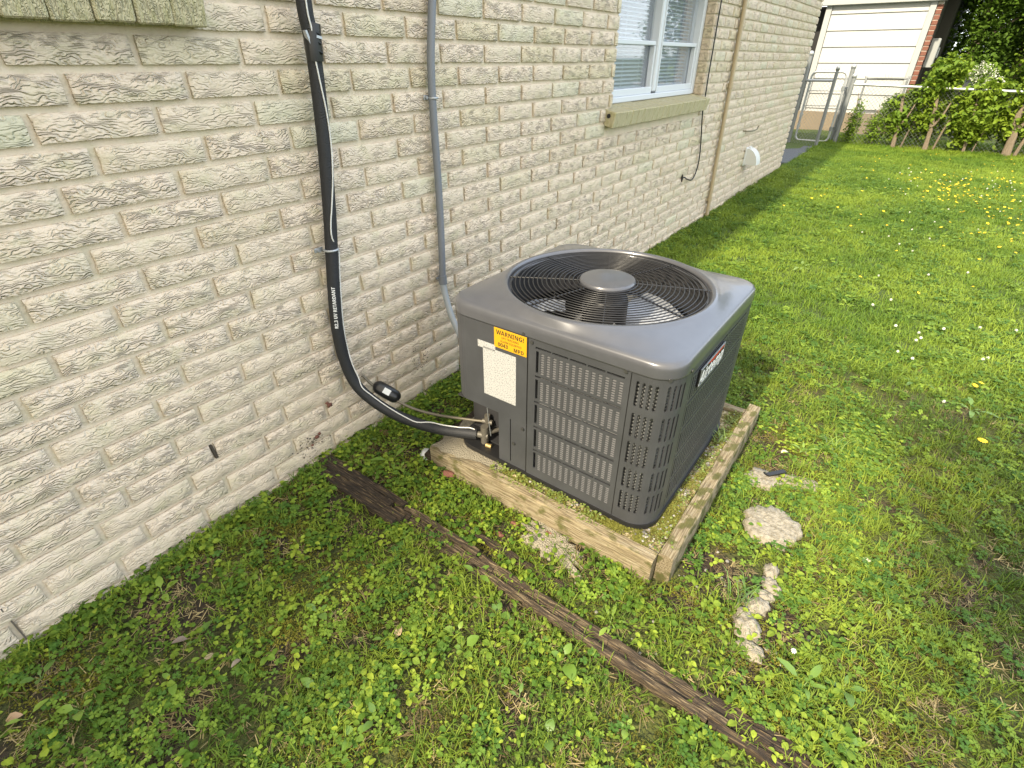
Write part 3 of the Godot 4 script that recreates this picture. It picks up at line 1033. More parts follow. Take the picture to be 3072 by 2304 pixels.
func perforated(b: B, s0: float, s1: float, h0: float, h1: float, holes: Array, depth := 0.005, inset := 0.0) -> void:
	var ss := [s0, s1]
	var hs := [h0, h1]
	var s := s0
	while s < s1 - 0.012:
		s += 0.012
		ss.append(s)
	if holes.size():
		ss = [s0, s1]
		for q: Array in holes: ss.append(q[0]); ss.append(q[1]); hs.append(q[2]); hs.append(q[3])
		s = s0
		while s < s1: ss.append(s); s += 0.02
	ss.sort(); hs.sort()
	var us := []
	for v: float in ss:
		if us.is_empty() or v - us[-1] > 0.0006: us.append(v)
	var uh := []
	for v: float in hs:
		if uh.is_empty() or v - uh[-1] > 0.0006: uh.append(v)
	var ni := us.size() - 1
	var nj := uh.size() - 1
	var hole := PackedByteArray()
	hole.resize(ni * nj)
	for q: Array in holes:
		for i in ni:
			var ms: float = (us[i] + us[i + 1]) / 2
			if ms < q[0] or ms > q[1]: continue
			for j in nj:
				var mh: float = (uh[j] + uh[j + 1]) / 2
				if mh > q[2] and mh < q[3]: hole[i * nj + j] = 1
	var P := func(sv: float, hv: float, ins: float) -> Vector3:
		var p := perim(sv, inset + ins)
		return Vector3(p.x, UY + hv, p.y)
	for i in ni:
		var j := 0
		while j < nj:
			if hole[i * nj + j]:
				# lips of the hole
				if j > 0 and not hole[i * nj + j - 1]:
					b.quad(P.call(us[i], uh[j], 0.0), P.call(us[i + 1], uh[j], 0.0), P.call(us[i + 1], uh[j], depth), P.call(us[i], uh[j], depth))
				if j < nj - 1 and not hole[i * nj + j + 1]:
					b.quad(P.call(us[i], uh[j + 1], depth), P.call(us[i + 1], uh[j + 1], depth), P.call(us[i + 1], uh[j + 1], 0.0), P.call(us[i], uh[j + 1], 0.0))
				if i > 0 and not hole[(i - 1) * nj + j]:
					b.quad(P.call(us[i], uh[j], depth), P.call(us[i], uh[j + 1], depth), P.call(us[i], uh[j + 1], 0.0), P.call(us[i], uh[j], 0.0))
				if i < ni - 1 and not hole[(i + 1) * nj + j]:
					b.quad(P.call(us[i + 1], uh[j], 0.0), P.call(us[i + 1], uh[j + 1], 0.0), P.call(us[i + 1], uh[j + 1], depth), P.call(us[i + 1], uh[j], depth))
				j += 1
				continue
			var e := j
			while e < nj and not hole[i * nj + e]: e += 1
			b.quad(P.call(us[i], uh[j], 0.0), P.call(us[i + 1], uh[j], 0.0), P.call(us[i + 1], uh[e], 0.0), P.call(us[i], uh[e], 0.0))
			j = e

func louvre_holes(s0: float, s1: float, cols: int) -> Array:
	var tops := [0.496, 0.403, 0.314, 0.222, 0.130]
	var bots := [0.412, 0.322, 0.232, 0.139, 0.052]
	var holes := []
	var p := (s1 - s0) / cols
	for r in 5:
		var tp: float = tops[r]
		var bt: float = bots[r]
		for k in 5:
			var a := s0 - 0.008 + (s1 - s0 + 0.016) * k / 5.0
			holes.append([a, a + (s1 - s0 + 0.016) / 5.0 - 0.005, tp - 0.0065, tp])
		holes.append([s0 - 0.006, s0 + 0.003, bt, tp - 0.013])
		for c in cols:
			var a := s0 + 0.010 + p * c
			var n := 9
			var hh := (tp - 0.015 - bt) / n
			for i in n:
				holes.append([a, a + p * 0.56, bt + hh * i, bt + hh * i + hh * 0.74])
	return holes

func build_unit() -> void:
	var unit := thing("air_conditioner", "dark grey square outdoor air conditioner unit with round top fan grille", "air conditioner", Vector3(1.0, UY, 0.765))
	var o := Vector3(unit.position)
	var A := PI * UR / 2
	var L := UX1 - UX0 - 2 * UR
	var Lz := UZ1 - UZ0 - 2 * UR
	var sl := L + A                       # start of the straight part of the left face
	var zs := func(z: float) -> float: return sl + (z - (UZ0 + UR))
	var add := func(called: String, b: B, m: Material) -> MeshInstance3D:
		return part(called, b.done(), m, unit, -o)
	# base pan
	var b := B.new()
	var tot := 2 * L + 2 * Lz + 4 * A
	var bs := 0.0
	while bs < tot - 0.001:
		var e := bs + tot / 160.0
		var p0 := perim(fmod(bs, tot), -0.004)
		var p1 := perim(fmod(e, tot - 0.0001), -0.004)
		b.quad(Vector3(p0.x, UY, p0.y), Vector3(p1.x, UY, p1.y), Vector3(p1.x, UY + 0.018, p1.y), Vector3(p0.x, UY + 0.018, p0.y))
		b.tri(Vector3(p0.x, UY + 0.018, p0.y), Vector3(p1.x, UY + 0.018, p1.y), Vector3(1.0, UY + 0.012, 0.765))
		bs = e
	add.call("base_pan", b, M.black)
	# control cover round the rear left corner
	b = B.new()
	perforated(b, 0.42, zs.call(0.702), 0.212, 0.535, [])
	var c0 := 0.42
	while c0 < zs.call(0.700):
		var p0 := perim(c0)
		var p1 := perim(c0 + 0.012)
		var q0 := perim(c0, 0.03)
		var q1 := perim(c0 + 0.012, 0.03)
		b.quad(Vector3(q0.x, UY + 0.212, q0.y), Vector3(q1.x, UY + 0.212, q1.y), Vector3(p1.x, UY + 0.212, p1.y), Vector3(p0.x, UY + 0.212, p0.y))
		c0 += 0.012
	add.call("control_cover", b, M.sheet)
	# lower service panel with its slot
	b = B.new()
	perforated(b, zs.call(0.592), zs.call(0.702), 0.012, 0.2115, [[zs.call(0.638), zs.call(0.6415), 0.03, 0.205]], 0.004, 0.002)
	b.box(Vector3(0.675, UY + 0.11, 0.594), Vector3(0.085, 0.198, 0.003))
	add.call("service_panel", b, M.sheet)
	b = B.new()
	b.box(Vector3(0.73, UY + 0.11, 0.50), Vector3(0.004, 0.2, 0.2))
	b.box(Vector3(0.69, UY + 0.2, 0.50), Vector3(0.09, 0.004, 0.19))
	b.box(Vector3(0.66, UY + 0.11, 0.62), Vector3(0.004, 0.17, 0.04))
	add.call("valve_recess", b, M.darkin)
	# louvred panels and corner posts
	b = B.new()
	perforated(b, zs.call(0.706), zs.call(1.018), 0.008, 0.535, louvre_holes(zs.call(0.738), zs.call(1.0), 13))
	add.call("louvre_panel", b, M.sheet)
	b = B.new()
	for q: Array in louvre_holes(zs.call(0.738), zs.call(1.0), 13):
		if q[3] - q[2] > 0.03 or q[1] - q[0] > 0.03: continue
		var p0 := perim(q[0], 0.001)
		var p1 := perim(q[1], 0.001)
		var k0 := perim(q[0], 0.006)
		var k1 := perim(q[1], 0.006)
		var hb: float = UY + q[2] + 0.0002
		var ht: float = UY + lerpf(q[2], q[3], 0.5)
		b.quad(Vector3(p0.x, hb, p0.y), Vector3(p1.x, hb, p1.y), Vector3(k1.x, ht, k1.y), Vector3(k0.x, ht, k0.y))
	tag(add.call("louvre_fins", b, M.fin), "", "", "", "stuff")
	var s2 := L + Lz + 2 * A
	b = B.new()
	var hol := []
	var ct := [[0.425, 0.495], [0.327, 0.398], [0.236, 0.306], [0.148, 0.214], [0.062, 0.127]]
	for r: Array in ct:
		for k in 8:
			var a: float = zs.call(1.034) + 0.0165 * k + (0.014 if k > 3 else 0.0)
			hol.append([a, a + 0.0088, r[0], r[1]])
			hol.append([a + 0.0015, a + 0.0073, r[0] - 0.003, r[1] + 0.003])
	perforated(b, zs.call(1.0205), s2 + 0.035, 0.008, 0.535, hol)
	add.call("corner_post", b, M.sheet)
	b = B.new()
	perforated(b, s2 + 0.0375, s2 + L - 0.02, 0.008, 0.535, louvre_holes(s2 + 0.055, s2 + L - 0.04, 24))
	add.call("louvre_panel", b, M.sheet)
	b = B.new()
	perforated(b, s2 + L - 0.0175, s2 + L + A + 0.03, 0.008, 0.535, [])
	add.call("corner_post", b, M.sheet)
	b = B.new()
	perforated(b, s2 + L + A + 0.0325, tot - 0.001, 0.008, 0.535, [])
	perforated(b, 0.0, 0.418, 0.008, 0.535, [])
	add.call("rear_panel", b, M.sheet)
	# seams
	for sv: float in [zs.call(0.704), zs.call(1.0192)]:
		b = B.new()
		var p := perim(sv, 0.005)
		b.box(Vector3(p.x, UY + 0.27, p.y), Vector3(0.006, 0.53, 0.006))
		add.call("seam_strip", b, M.black)
	# stamped ribs between the rows
	# coil behind the louvres
	b = B.new()
	var cs: float = zs.call(0.71)
	while cs < tot - 0.3:
		var p0 := perim(cs, 0.028)
		var p1 := perim(cs + 0.02, 0.028)
		b.quad(Vector3(p0.x, UY + 0.02, p0.y), Vector3(p1.x, UY + 0.02, p1.y), Vector3(p1.x, UY + 0.53, p1.y), Vector3(p0.x, UY + 0.53, p0.y))
		cs += 0.02
	for i in 44:
		var hh := 0.03 + 0.0115 * i
		cs = zs.call(1.02)
		while cs < s2 + 0.04:
			var p0 := perim(cs, 0.016)
			var p1 := perim(cs + 0.02, 0.016)
			b.bar(Vector3(p0.x, UY + hh, p0.y), Vector3(p1.x, UY + hh, p1.y), 0.003, 0.004)
			cs += 0.02
	add.call("coil", b, M.coil)
	# screws
	b = B.new()
	for q in [[zs.call(0.690), 0.525], [zs.call(0.718), 0.507], [zs.call(1.004), 0.515], [zs.call(0.690), 0.19], [zs.call(0.655), 0.115], [zs.call(1.115), 0.518], [s2 + 0.02, 0.518]]:
		var p := perim(q[0])
		var pn := (p - perim(q[0], 0.01)).normalized()
		var c := Vector3(p.x, UY + q[1], p.y)
		b.rod(c, c + Vector3(pn.x, 0, pn.y) * 0.004, 0.0055, 8)
	add.call("screws", b, M.screw)
	build_lid(unit, o)
	build_fan(unit, o)
	# stickers on the left face
	var face := UX0 - 0.0012
	var warn := part("warning_sticker", null, M.yellow, unit)
	b = B.new()
	b.box(Vector3.ZERO, Vector3(0.0016, 0.064, 0.117), 0.0003)
	warn.mesh = b.done()
	warn.position = Vector3(face, 0.5785, 0.642) - o
	var lines := [["WARNING!", 0.0140, 0.0190, 0.0], ["GPS TRACKING", 0.0068, 0.0045, 0.0], ["ALARM EQUIPPED", 0.0068, -0.0070, 0.003], ["0043", 0.0122, -0.0200, -0.026], ["MPD", 0.0122, -0.0225, 0.031]]
	for q: Array in lines:
		var t := part("lettering", text_mesh(q[0], q[1], q[1] > 0.009), M.ink, warn)
		t.transform = Transform3D(Basis(Vector3.UP, -PI / 2), Vector3(-0.0009, q[2], q[3]))
	b = B.new()
	b.box(Vector3(face + 0.0003, 0.448, 0.6005), Vector3(0.0012, 0.172, 0.125), 0.0003)
	add.call("paper_label", b, M.paper)
	b = B.new()
	b.box(Vector3(face + 0.0004, 0.5385, 0.5525), Vector3(0.0014, 0.023, 0.068), 0.0003)
	var small: MeshInstance3D = add.call("small_label", b, M.paper)
	b = B.new()
	for k in 3:
		b.box(Vector3(face - 0.0005, 0.5445 - 0.005 * k, 0.553 + 0.004 * k), Vector3(0.0008, 0.0012, 0.05 - 0.012 * k))
	part("print_lines", b.done(), mat(Color(0.35, 0.35, 0.36)), small)
	# white label on the side facing the wall
	b = B.new()
	b.box(Vector3(0.718, 0.455, UZ0 - 0.0012), Vector3(0.06, 0.15, 0.002), 0.0005)
	add.call("rear_label", b, M.paper)
	# badge on the right face
	var badge := part("badge", null, M.black, unit, Vector3(0.900, 0.553, UZ1 + 0.003) - o)
	b = B.new()
	b.box(Vector3.ZERO, Vector3(0.205, 0.056, 0.005), 0.0015)
	badge.mesh = b.done()
	b = B.new()
	for sy: float in [-1.0, 1.0]:
		b.box(Vector3(0, sy * 0.0255, 0.003), Vector3(0.198, 0.0026, 0.002))
		b.box(Vector3(sy * 0.098, 0, 0.003), Vector3(0.0026, 0.0484, 0.002))
	part("rim", b.done(), M.galv, badge)
	b = B.new()
	b.quad(Vector3(0.0, 0.010, 0.0029), Vector3(0.094, 0.016, 0.0029), Vector3(0.094, 0.023, 0.0029), Vector3(-0.06, 0.023, 0.0029))
	part("red_wedge", b.done(), M.redink, badge)
	var bt := part("lettering", text_mesh("Airtemp", 0.036, true, true), M.silverink, badge)
	bt.transform = Transform3D(Basis(Vector3(1, 0, 0), Vector3(0.28, 1, 0), Vector3(0, 0, 1)), Vector3(0.0, -0.004, 0.0034))
	# valves
	b = B.new()
	b.rod(Vector3(0.655, 0.148, 0.475) - o, Vector3(0.672, 0.148, 0.512) - o, 0.012, 10)
	b.rod(Vector3(0.668, 0.185, 0.50) - o, Vector3(0.668, 0.115, 0.50) - o, 0.0145, 8)
	b.rod(Vector3(0.668, 0.152, 0.50) - o, Vector3(0.73, 0.152, 0.53) - o, 0.008, 8)
	b.rod(Vector3(0.700, 0.175, 0.465) - o, Vector3(0.712, 0.175, 0.50) - o, 0.010, 8)
	b.rod(Vector3(0.706, 0.205, 0.482) - o, Vector3(0.706, 0.150, 0.482) - o, 0.0105, 8)
	part("valve", b.done(), M.brass, unit)
	b = B.new()
	b.rod(Vector3(0.655, 0.118, 0.515) - o, Vector3(0.66, 0.118, 0.535) - o, 0.008, 8)
	part("brass_cap", b.done(), mat(Color(0.35, 0.26, 0.11), 0.5, 0.5), unit)
	b = B.new()
	b.tube(curve([Vector3(0.66, 0.30, 0.52) - o, Vector3(0.66, 0.24, 0.525) - o, Vector3(0.665, 0.16, 0.53) - o], 4), PackedFloat32Array([0.0016]), 6)
	part("control_wire", b.done(), M.galvdull, unit)

func lid_ring(a: float, r: float, th: float) -> Vector2:
	# rounded square of half width a and corner radius r, at angle th
	var c := Vector2(cos(th), sin(th))
	var ax := a - 0.0185
	var az := a - 0.002
	var k := minf(ax / maxf(absf(c.x), 1e-6), az / maxf(absf(c.y), 1e-6))
	var p := c * k
	var i := Vector2(ax - r, az - r)
	if absf(p.x) > i.x and absf(p.y) > i.y:
		var cc := Vector2(signf(p.x) * i.x, signf(p.y) * i.y)
		# ray against the corner circle
		var bq := c.dot(cc)
		var t := bq + sqrt(maxf(bq * bq - cc.length_squared() + r * r, 0.0))
		p = c * t
	return p

const FAN := Vector3(0.981, 0.0, 0.759)

func build_lid(unit: Node3D, o: Vector3) -> void:
	var c := Vector3(0.9825, 0.0, 0.765) - Vector3(o.x, 0, o.z)
	var fc := FAN - Vector3(o.x, 0, o.z)
	var n := 192
	var lv := []       # each level: callable of angle
	var sq := [[0.366, 0.613, 0.070], [0.3735, 0.613, 0.077], [0.3735, 0.617, 0.077], [0.374, 0.637, 0.078], [0.373, 0.648, 0.077], [0.369, 0.6545, 0.076], [0.362, 0.6575, 0.072]]
	for q: Array in sq: lv.append([0, q])
	for i in range(1, 9):
		lv.append([1, i / 8.0])
	for q in [[0.3275, 0.6815], [0.322, 0.683], [0.317, 0.6825], [0.312, 0.679], [0.310, 0.672], [0.3095, 0.664], [0.302, 0.662], [0.300, 0.655], [0.299, 0.60], [0.299, 0.54]]: lv.append([2, q])
	var g := []
	for l: Array in lv:
		var ring := PackedVector3Array()
		for k in n:
			var th := TAU * k / n
			var p: Vector2
			var h := 0.0
			if l[0] == 0:
				p = lid_ring(l[1][0], l[1][2], th)
				h = l[1][1]
			elif l[0] == 1:
				var t: float = l[1]
				var e := lid_ring(0.362, 0.072, th)
				var inn := Vector2(cos(th), sin(th)) * 0.3315 + Vector2(fc.x - c.x, fc.z - c.z)
				p = e.lerp(inn, t)
				var wide := clampf((e.length() - 0.3315) / 0.11, 0.0, 1.0)
				h = lerpf(0.6575, 0.6795, lerpf(t, pow(t, 1.8) * (3.0 - 2.0 * pow(t, 1.8)) * 0.35 + 0.65 * pow(t, 1.6), wide))
			else:
				p = Vector2(cos(th), sin(th)) * l[1][0] + Vector2(fc.x - c.x, fc.z - c.z)
				h = l[1][1]
			ring.append(c + Vector3(p.x, h - o.y, p.y))
		g.append(ring)
	var b := B.new()
	b.smooth(true)
	for i in 16:
		for k in n:
			var k2 := (k + 1) % n
			b.quad(g[i][k2], g[i][k], g[i + 1][k], g[i + 1][k2])
	for i in range(16, 21):
		for k in n:
			var k2 := (k + 1) % n
			b.quad(g[i][k2], g[i][k], g[i + 1][k], g[i + 1][k2])
	part("lid", b.done(), M.lid, unit)
	b = B.new()
	b.smooth(true)
	for i in range(21, lv.size() - 1):
		for k in n:
			var k2 := (k + 1) % n
			b.quad(g[i][k2], g[i][k], g[i + 1][k], g[i + 1][k2])
	part("fan_shroud", b.done(), M.darkin, unit)

func build_fan(unit: Node3D, o: Vector3) -> void:
	var c := Vector3(FAN.x - o.x, -o.y, FAN.z - o.z)
	var guard := Node3D.new()
	guard.name = "fan_guard"
	unit.add_child(guard, true)
	for i in 16:
		var r := 0.094 + 0.0139 * i
		var h := 0.6745 + 0.008 * cos(r / 0.32 * PI * 0.5)
		var b := B.new()
		var p := PackedVector3Array()
		for k in 73: p.append(c + Vector3(cos(TAU * k / 72.0) * r, h, sin(TAU * k / 72.0) * r))
		b.tube(p, PackedFloat32Array([0.0018]), 6, false)
		part("guard_ring", b.done(), M.wire, guard)
	for k in 8:
		var a := TAU * k / 8.0 - 2.016
		var b := B.new()
		var p := PackedVector3Array()
		for i in 7:
			var r := 0.07 + 0.243 * i / 6.0
			p.append(c + Vector3(cos(a) * r, 0.6713 + 0.008 * cos(minf(r / 0.32, 1.0) * PI * 0.5), sin(a) * r))
		b.tube(p, PackedFloat32Array([0.0028]), 6)
		part("guard_spoke", b.done(), M.wire, guard)
	var b := B.new()
	b.lathe(c, [[0.086, 0.674], [0.0875, 0.680], [0.0865, 0.687], [0.083, 0.6905, 1], [0.078, 0.6915], [0.0, 0.692]], 48)
	part("guard_cap", b.done(), M.lid, guard)
	b = B.new()
	b.lathe(c, [[0.0, 0.52], [0.066, 0.52], [0.072, 0.535], [0.072, 0.62], [0.066, 0.635], [0.03, 0.64], [0.0, 0.64]], 32)
	part("fan_motor", b.done(), M.black, unit)
	var fan := Node3D.new()
	fan.name = "fan"
	unit.add_child(fan, true)
	b = B.new()
	b.lathe(c, [[0.0, 0.515], [0.05, 0.515], [0.05, 0.50], [0.0, 0.50]], 24)
	part("hub", b.done(), M.blade, fan)
	for k in 3:
		b = B.new()
		var a0 := deg_to_rad(20.0 + 120.0 * k)
		b.smooth(true)
		var nr := 6
		var na := 6
		var g := []
		for i in nr + 1:
			var row := []
			var r := 0.05 + 0.235 * i / nr
			var sp := deg_to_rad(28.0 + 30.0 * i / nr)
			for j in na + 1:
				var t := float(j) / na - 0.5
				var a := a0 + t * sp + 0.25 * i / nr
				row.append(c + Vector3(cos(a) * r, 0.528 - t * 0.085 * (1.0 - 0.35 * i / nr) + 0.012 * (1.0 - 4.0 * t * t), sin(a) * r))
			g.append(row)
		for i in nr:
			for j in na:
				b.quad(g[i][j], g[i][j + 1], g[i + 1][j + 1], g[i + 1][j])
		part("blade", b.done(), M.blade, fan)
	b = B.new()
	b.box(c + Vector3(0, UY + 0.024, 0), Vector3(0.6, 0.004, 0.6))
	part("inner_floor", b.done(), M.darkin, unit)

# ------------------------------------------------------------------ pad and its frame
func rough_board(b: B, a: Vector3, e: Vector3, w: float, t: float, sd: int, jit: float, seg := 14, worn := 0.0) -> void:
	# a board along a..e whose edges are a little uneven; worn lowers the first end
	var r := RandomNumberGenerator.new()
	r.seed = sd
	var d := (e - a).normalized()
	var x := Vector3.UP.cross(d).normalized()
	var rings := []
	for i in seg + 1:
		var p := a.lerp(e, float(i) / seg)
		var k := 1.0 - smoothstep(0.0, 0.35, float(i) / seg)
		var hw := w * 0.5
		var ht := t * 0.5
		var ring := []
		for q in [[-1, -1], [1, -1], [1, 0.86], [0.86, 1], [-0.86, 1], [-1, 0.86]]:
			var yy: float = q[1] * ht
			if q[1] > 0: yy -= k * worn * r.randf_range(0.5, 1.2) * (1.0 if q[0] > 0 else 0.75)
			ring.append(p + x * (q[0] * hw + r.randf_range(-jit, jit)) + Vector3.UP * (yy + r.randf_range(-jit, jit)) + d * (r.randf_range(-jit, jit) * 3.0 if i > 0 and i < seg else 0.0))
		rings.append(ring)
	for i in seg:
		for k in 6:
			var k2 := (k + 1) % 6
			b.quad(rings[i][k2], rings[i][k], rings[i + 1][k], rings[i + 1][k2])
	for k in range(1, 5):
		b.tri(rings[0][0], rings[0][k], rings[0][k + 1])
		b.tri(rings[seg][0], rings[seg][k + 1], rings[seg][k])

func lump(sd: int, size: Vector3, rough := 0.25, n := 12) -> ArrayMesh:
	var f := FastNoiseLite.new()
	f.seed = sd
	f.frequency = 0.9
	f.fractal_octaves = 3
	var b := B.new()
	b.smooth(true)
	var g := []
	for i in n + 1:
		var row := []
		for j in 2 * n:
			var th := PI * i / n
			var ph := TAU * j / (2 * n)
			var d := Vector3(sin(th) * cos(ph), cos(th), sin(th) * sin(ph))
			var k := 1.0 + f.get_noise_3dv(d * 1.6) * rough * 2.0
			row.append(d * k * size * 0.5)
		g.append(row)
	for i in n:
		for j in 2 * n:
			var j2 := (j + 1) % (2 * n)
			b.quad(g[i][j], g[i][j2], g[i + 1][j2], g[i + 1][j])
	return b.done()

# flat slab with a ragged outline
func slab_mesh(sd: int, rx: float, rz: float, h: float, rag: float, n := 40) -> ArrayMesh:
	var f := FastNoiseLite.new()
	f.seed = sd
	f.frequency = 1.0
	f.fractal_octaves = 3
	var b := B.new()
	var rings := []
	for lv in [[1.04, 0.0], [1.0, 0.75], [0.95, 1.0], [0.6, 1.03], [0.25, 1.0]]:
		var ring := PackedVector3Array()
		for k in n:
			var a := TAU * k / n
			var r := 1.0 + f.get_noise_2d(cos(a) * 1.3 * (1.0 + lv[0]), sin(a) * 1.3) * rag * 1.6
			ring.append(Vector3(cos(a) * rx * r * lv[0], h * lv[1] + f.get_noise_2d(cos(a) * 5.0 * lv[0], sin(a) * 5.0 * lv[0] + 9.0) * h * 0.25, sin(a) * rz * r * lv[0]))
		rings.append(ring)
	b.smooth(true)
	for i in rings.size() - 1:
		for k in n:
			var k2 := (k + 1) % n
			b.quad(rings[i][k2], rings[i][k], rings[i + 1][k], rings[i + 1][k2])
	var top: PackedVector3Array = rings[-1]
	for k in n: b.tri(Vector3(0, h, 0), top[(k + 1) % n], top[k])
	return b.done()

func build_pad() -> void:
	# concrete pad with a broken rear left edge
	var b := B.new()
	var f := FastNoiseLite.new()
	f.seed = 4
	f.frequency = 9.0
	f.fractal_octaves = 4
	var nx := 44
	var nz := 44
	var X := func(i: int) -> float: return lerpf(0.578, 1.415, float(i) / nx)
	var Z := func(j: int) -> float: return lerpf(0.335, 1.186, float(j) / nz)
	b.smooth(true)
	var P := func(i: int, j: int) -> Vector3:
		var x: float = X.call(i)
		var z: float = Z.call(j)
		var y := 0.089 + f.get_noise_2d(x, z) * 0.005
		if i == 0: x += f.get_noise_2d(z * 2.0, 7.0) * 0.016 - 0.004
		if j == 0: z += f.get_noise_2d(x * 2.0, 3.0) * 0.02
		if i == 0 or j == 0: y -= 0.006
		return Vector3(x, y, z)
	for i in nx:
		for j in nz:
			b.quad(P.call(i, j + 1), P.call(i + 1, j + 1), P.call(i + 1, j), P.call(i, j))
	b.smooth(false)
	var dn := func(p: Vector3) -> Vector3: return Vector3(p.x, -0.03, p.z)
	for i in nx:
		var p: Vector3 = P.call(i, 0)
		var q: Vector3 = P.call(i + 1, 0)
		b.quad(dn.call(q), dn.call(p), p, q)
	for j in nz:
		var p: Vector3 = P.call(0, j)
		var q: Vector3 = P.call(0, j + 1)
		b.quad(dn.call(p), dn.call(q), q, p)
	tag(part("concrete_pad", b.done(), M.concrete), "rough pale concrete pad under the air conditioner", "pad")
	# dirt and moss on the pad's open margins: a thin crust
	b = B.new()
	b.smooth(true)
	var crust := func(x0: float, x1: float, z0: float, z1: float, n1: int, n2: int) -> void:
		var H := func(i: int, j: int) -> Vector3:
			var x := lerpf(x0, x1, float(i) / n1)
			var z := lerpf(z0, z1, float(j) / n2)
			var y := 0.0935 + f.get_noise_2d(x * 1.4 + 3.0, z * 1.4) * 0.012 - (0.006 if i == 0 or i == n1 else 0.0)
			return Vector3(x, y, z)
		for i in n1:
			for j in n2: b.quad(H.call(i, j + 1), H.call(i + 1, j + 1), H.call(i + 1, j), H.call(i, j))
	crust.call(0.592, 0.66, 0.64, 1.185, 6, 40)
	crust.call(0.66, 1.41, 1.10, 1.186, 50, 8)
	tag(part("dirt_crust", b.done(), M.dirty), "mossy grit lying on the pad's margin around the unit", "dirt", "", "stuff")
	var fr := thing("timber_frame", "weathered board frame around the concrete pad of the unit", "frame", Vector3(1.0, 0, 0.77))
	var o := fr.position
	b = B.new()
	rough_board(b, Vector3(0.573, 0.045, 0.335) - o, Vector3(0.573, 0.046, 1.187) - o, 0.040, 0.108, 3, 0.0016, 30, 0.03)
	var q := part("board", b.done(), M.wood_z, fr)
	q.set_meta("label", "pale bleached front board with a rotten end")
	b = B.new()
	rough_board(b, Vector3(0.588, 0.050, 1.211) - o, Vector3(1.492, 0.052, 1.207) - o, 0.043, 0.115, 5, 0.0014, 30)
	q = part("board", b.done(), M.wood_x, fr)
	q.set_meta("label", "mossy side board along the lawn")
	b = B.new()
	rough_board(b, Vector3(1.437, 0.048, 0.335) - o, Vector3(1.437, 0.048, 1.185) - o, 0.040, 0.108, 7, 0.0014, 20)
	part("board", b.done(), M.wood_z, fr)
	b = B.new()
	rough_board(b, Vector3(0.553, 0.03, 0.318) - o, Vector3(1.455, 0.045, 0.318) - o, 0.034, 0.085, 9, 0.002, 20, 0.03)
	part("board", b.done(), M.rot, fr)

func slivers(b: B, length: float, w: float, t: float, sd: int, n: int) -> void:
	# a rotten timber: side by side slivers of uneven length and height, some broken in two
	var r := RandomNumberGenerator.new()
	r.seed = sd
	for k in n:
		var x := lerpf(-w * 0.5, w * 0.5, (k + 0.5) / n)
		var z := r.randf_range(-0.01, 0.03)
		while z < length - 0.05:
			var e := minf(z + r.randf_range(0.28, 0.8), length + r.randf_range(-0.05, 0.03))
			if e - z < 0.04: break
			var y0 := r.randf_range(-0.010, 0.003)
			rough_board(b, Vector3(x + r.randf_range(-0.003, 0.003), y0, z), Vector3(x + r.randf_range(-0.004, 0.004), y0 + r.randf_range(-0.006, 0.006), e), w / n * r.randf_range(0.95, 1.25), t * r.randf_range(0.75, 1.1), r.randi(), 0.0022, maxi(4, int((e - z) / 0.022)))
			z = e + (r.randf_range(0.0, 0.03) if k != 1 else -0.004)

func build_timbers() -> void:
	var b := B.new()
	slivers(b, 0.46, 0.088, 0.050, 3, 4)
	tag(part("landscape_timber", b.done(), M.rot, null, Vector3(0.302, gy(0.3, 0.1), 0.015)), "dark rotten timber lying from the wall towards the lawn", "timber")
	b = B.new()
	slivers(b, 0.42, 0.062, 0.05, 12, 3)
	tag(part("landscape_timber", b.done(), M.rotpale, null, Vector3(0.318, gy(0.3, 0.6) - 0.004, 0.43)), "broken timber piece with pale torn wood past the dark one", "timber")
	b = B.new()
	slivers(b, 0.70, 0.056, 0.05, 5, 3)
	tag(part("landscape_timber", b.done(), M.rotpale, null, Vector3(0.313, gy(0.3, 1.0) - 0.002, 0.77)), "rotten brown timber with pale streaks in the weeds of the foreground", "timber")
	b = B.new()
	slivers(b, 0.40, 0.072, 0.056, 6, 4)
	tag(part("landscape_timber", b.done(), M.rot, null, Vector3(0.325, gy(0.3, 1.5), 1.42)), "dark timber end half buried in clover at the bottom edge", "timber")
	b = B.new()
	slivers(b, 0.5, 0.02, 0.04, 7, 1)
	tag(part("wood_strip", b.done(), M.rot, null, Vector3(0.395, gy(0.39, 0.7), 0.50)), "thin dark strip of split wood beside the rotten timber", "wood strip")

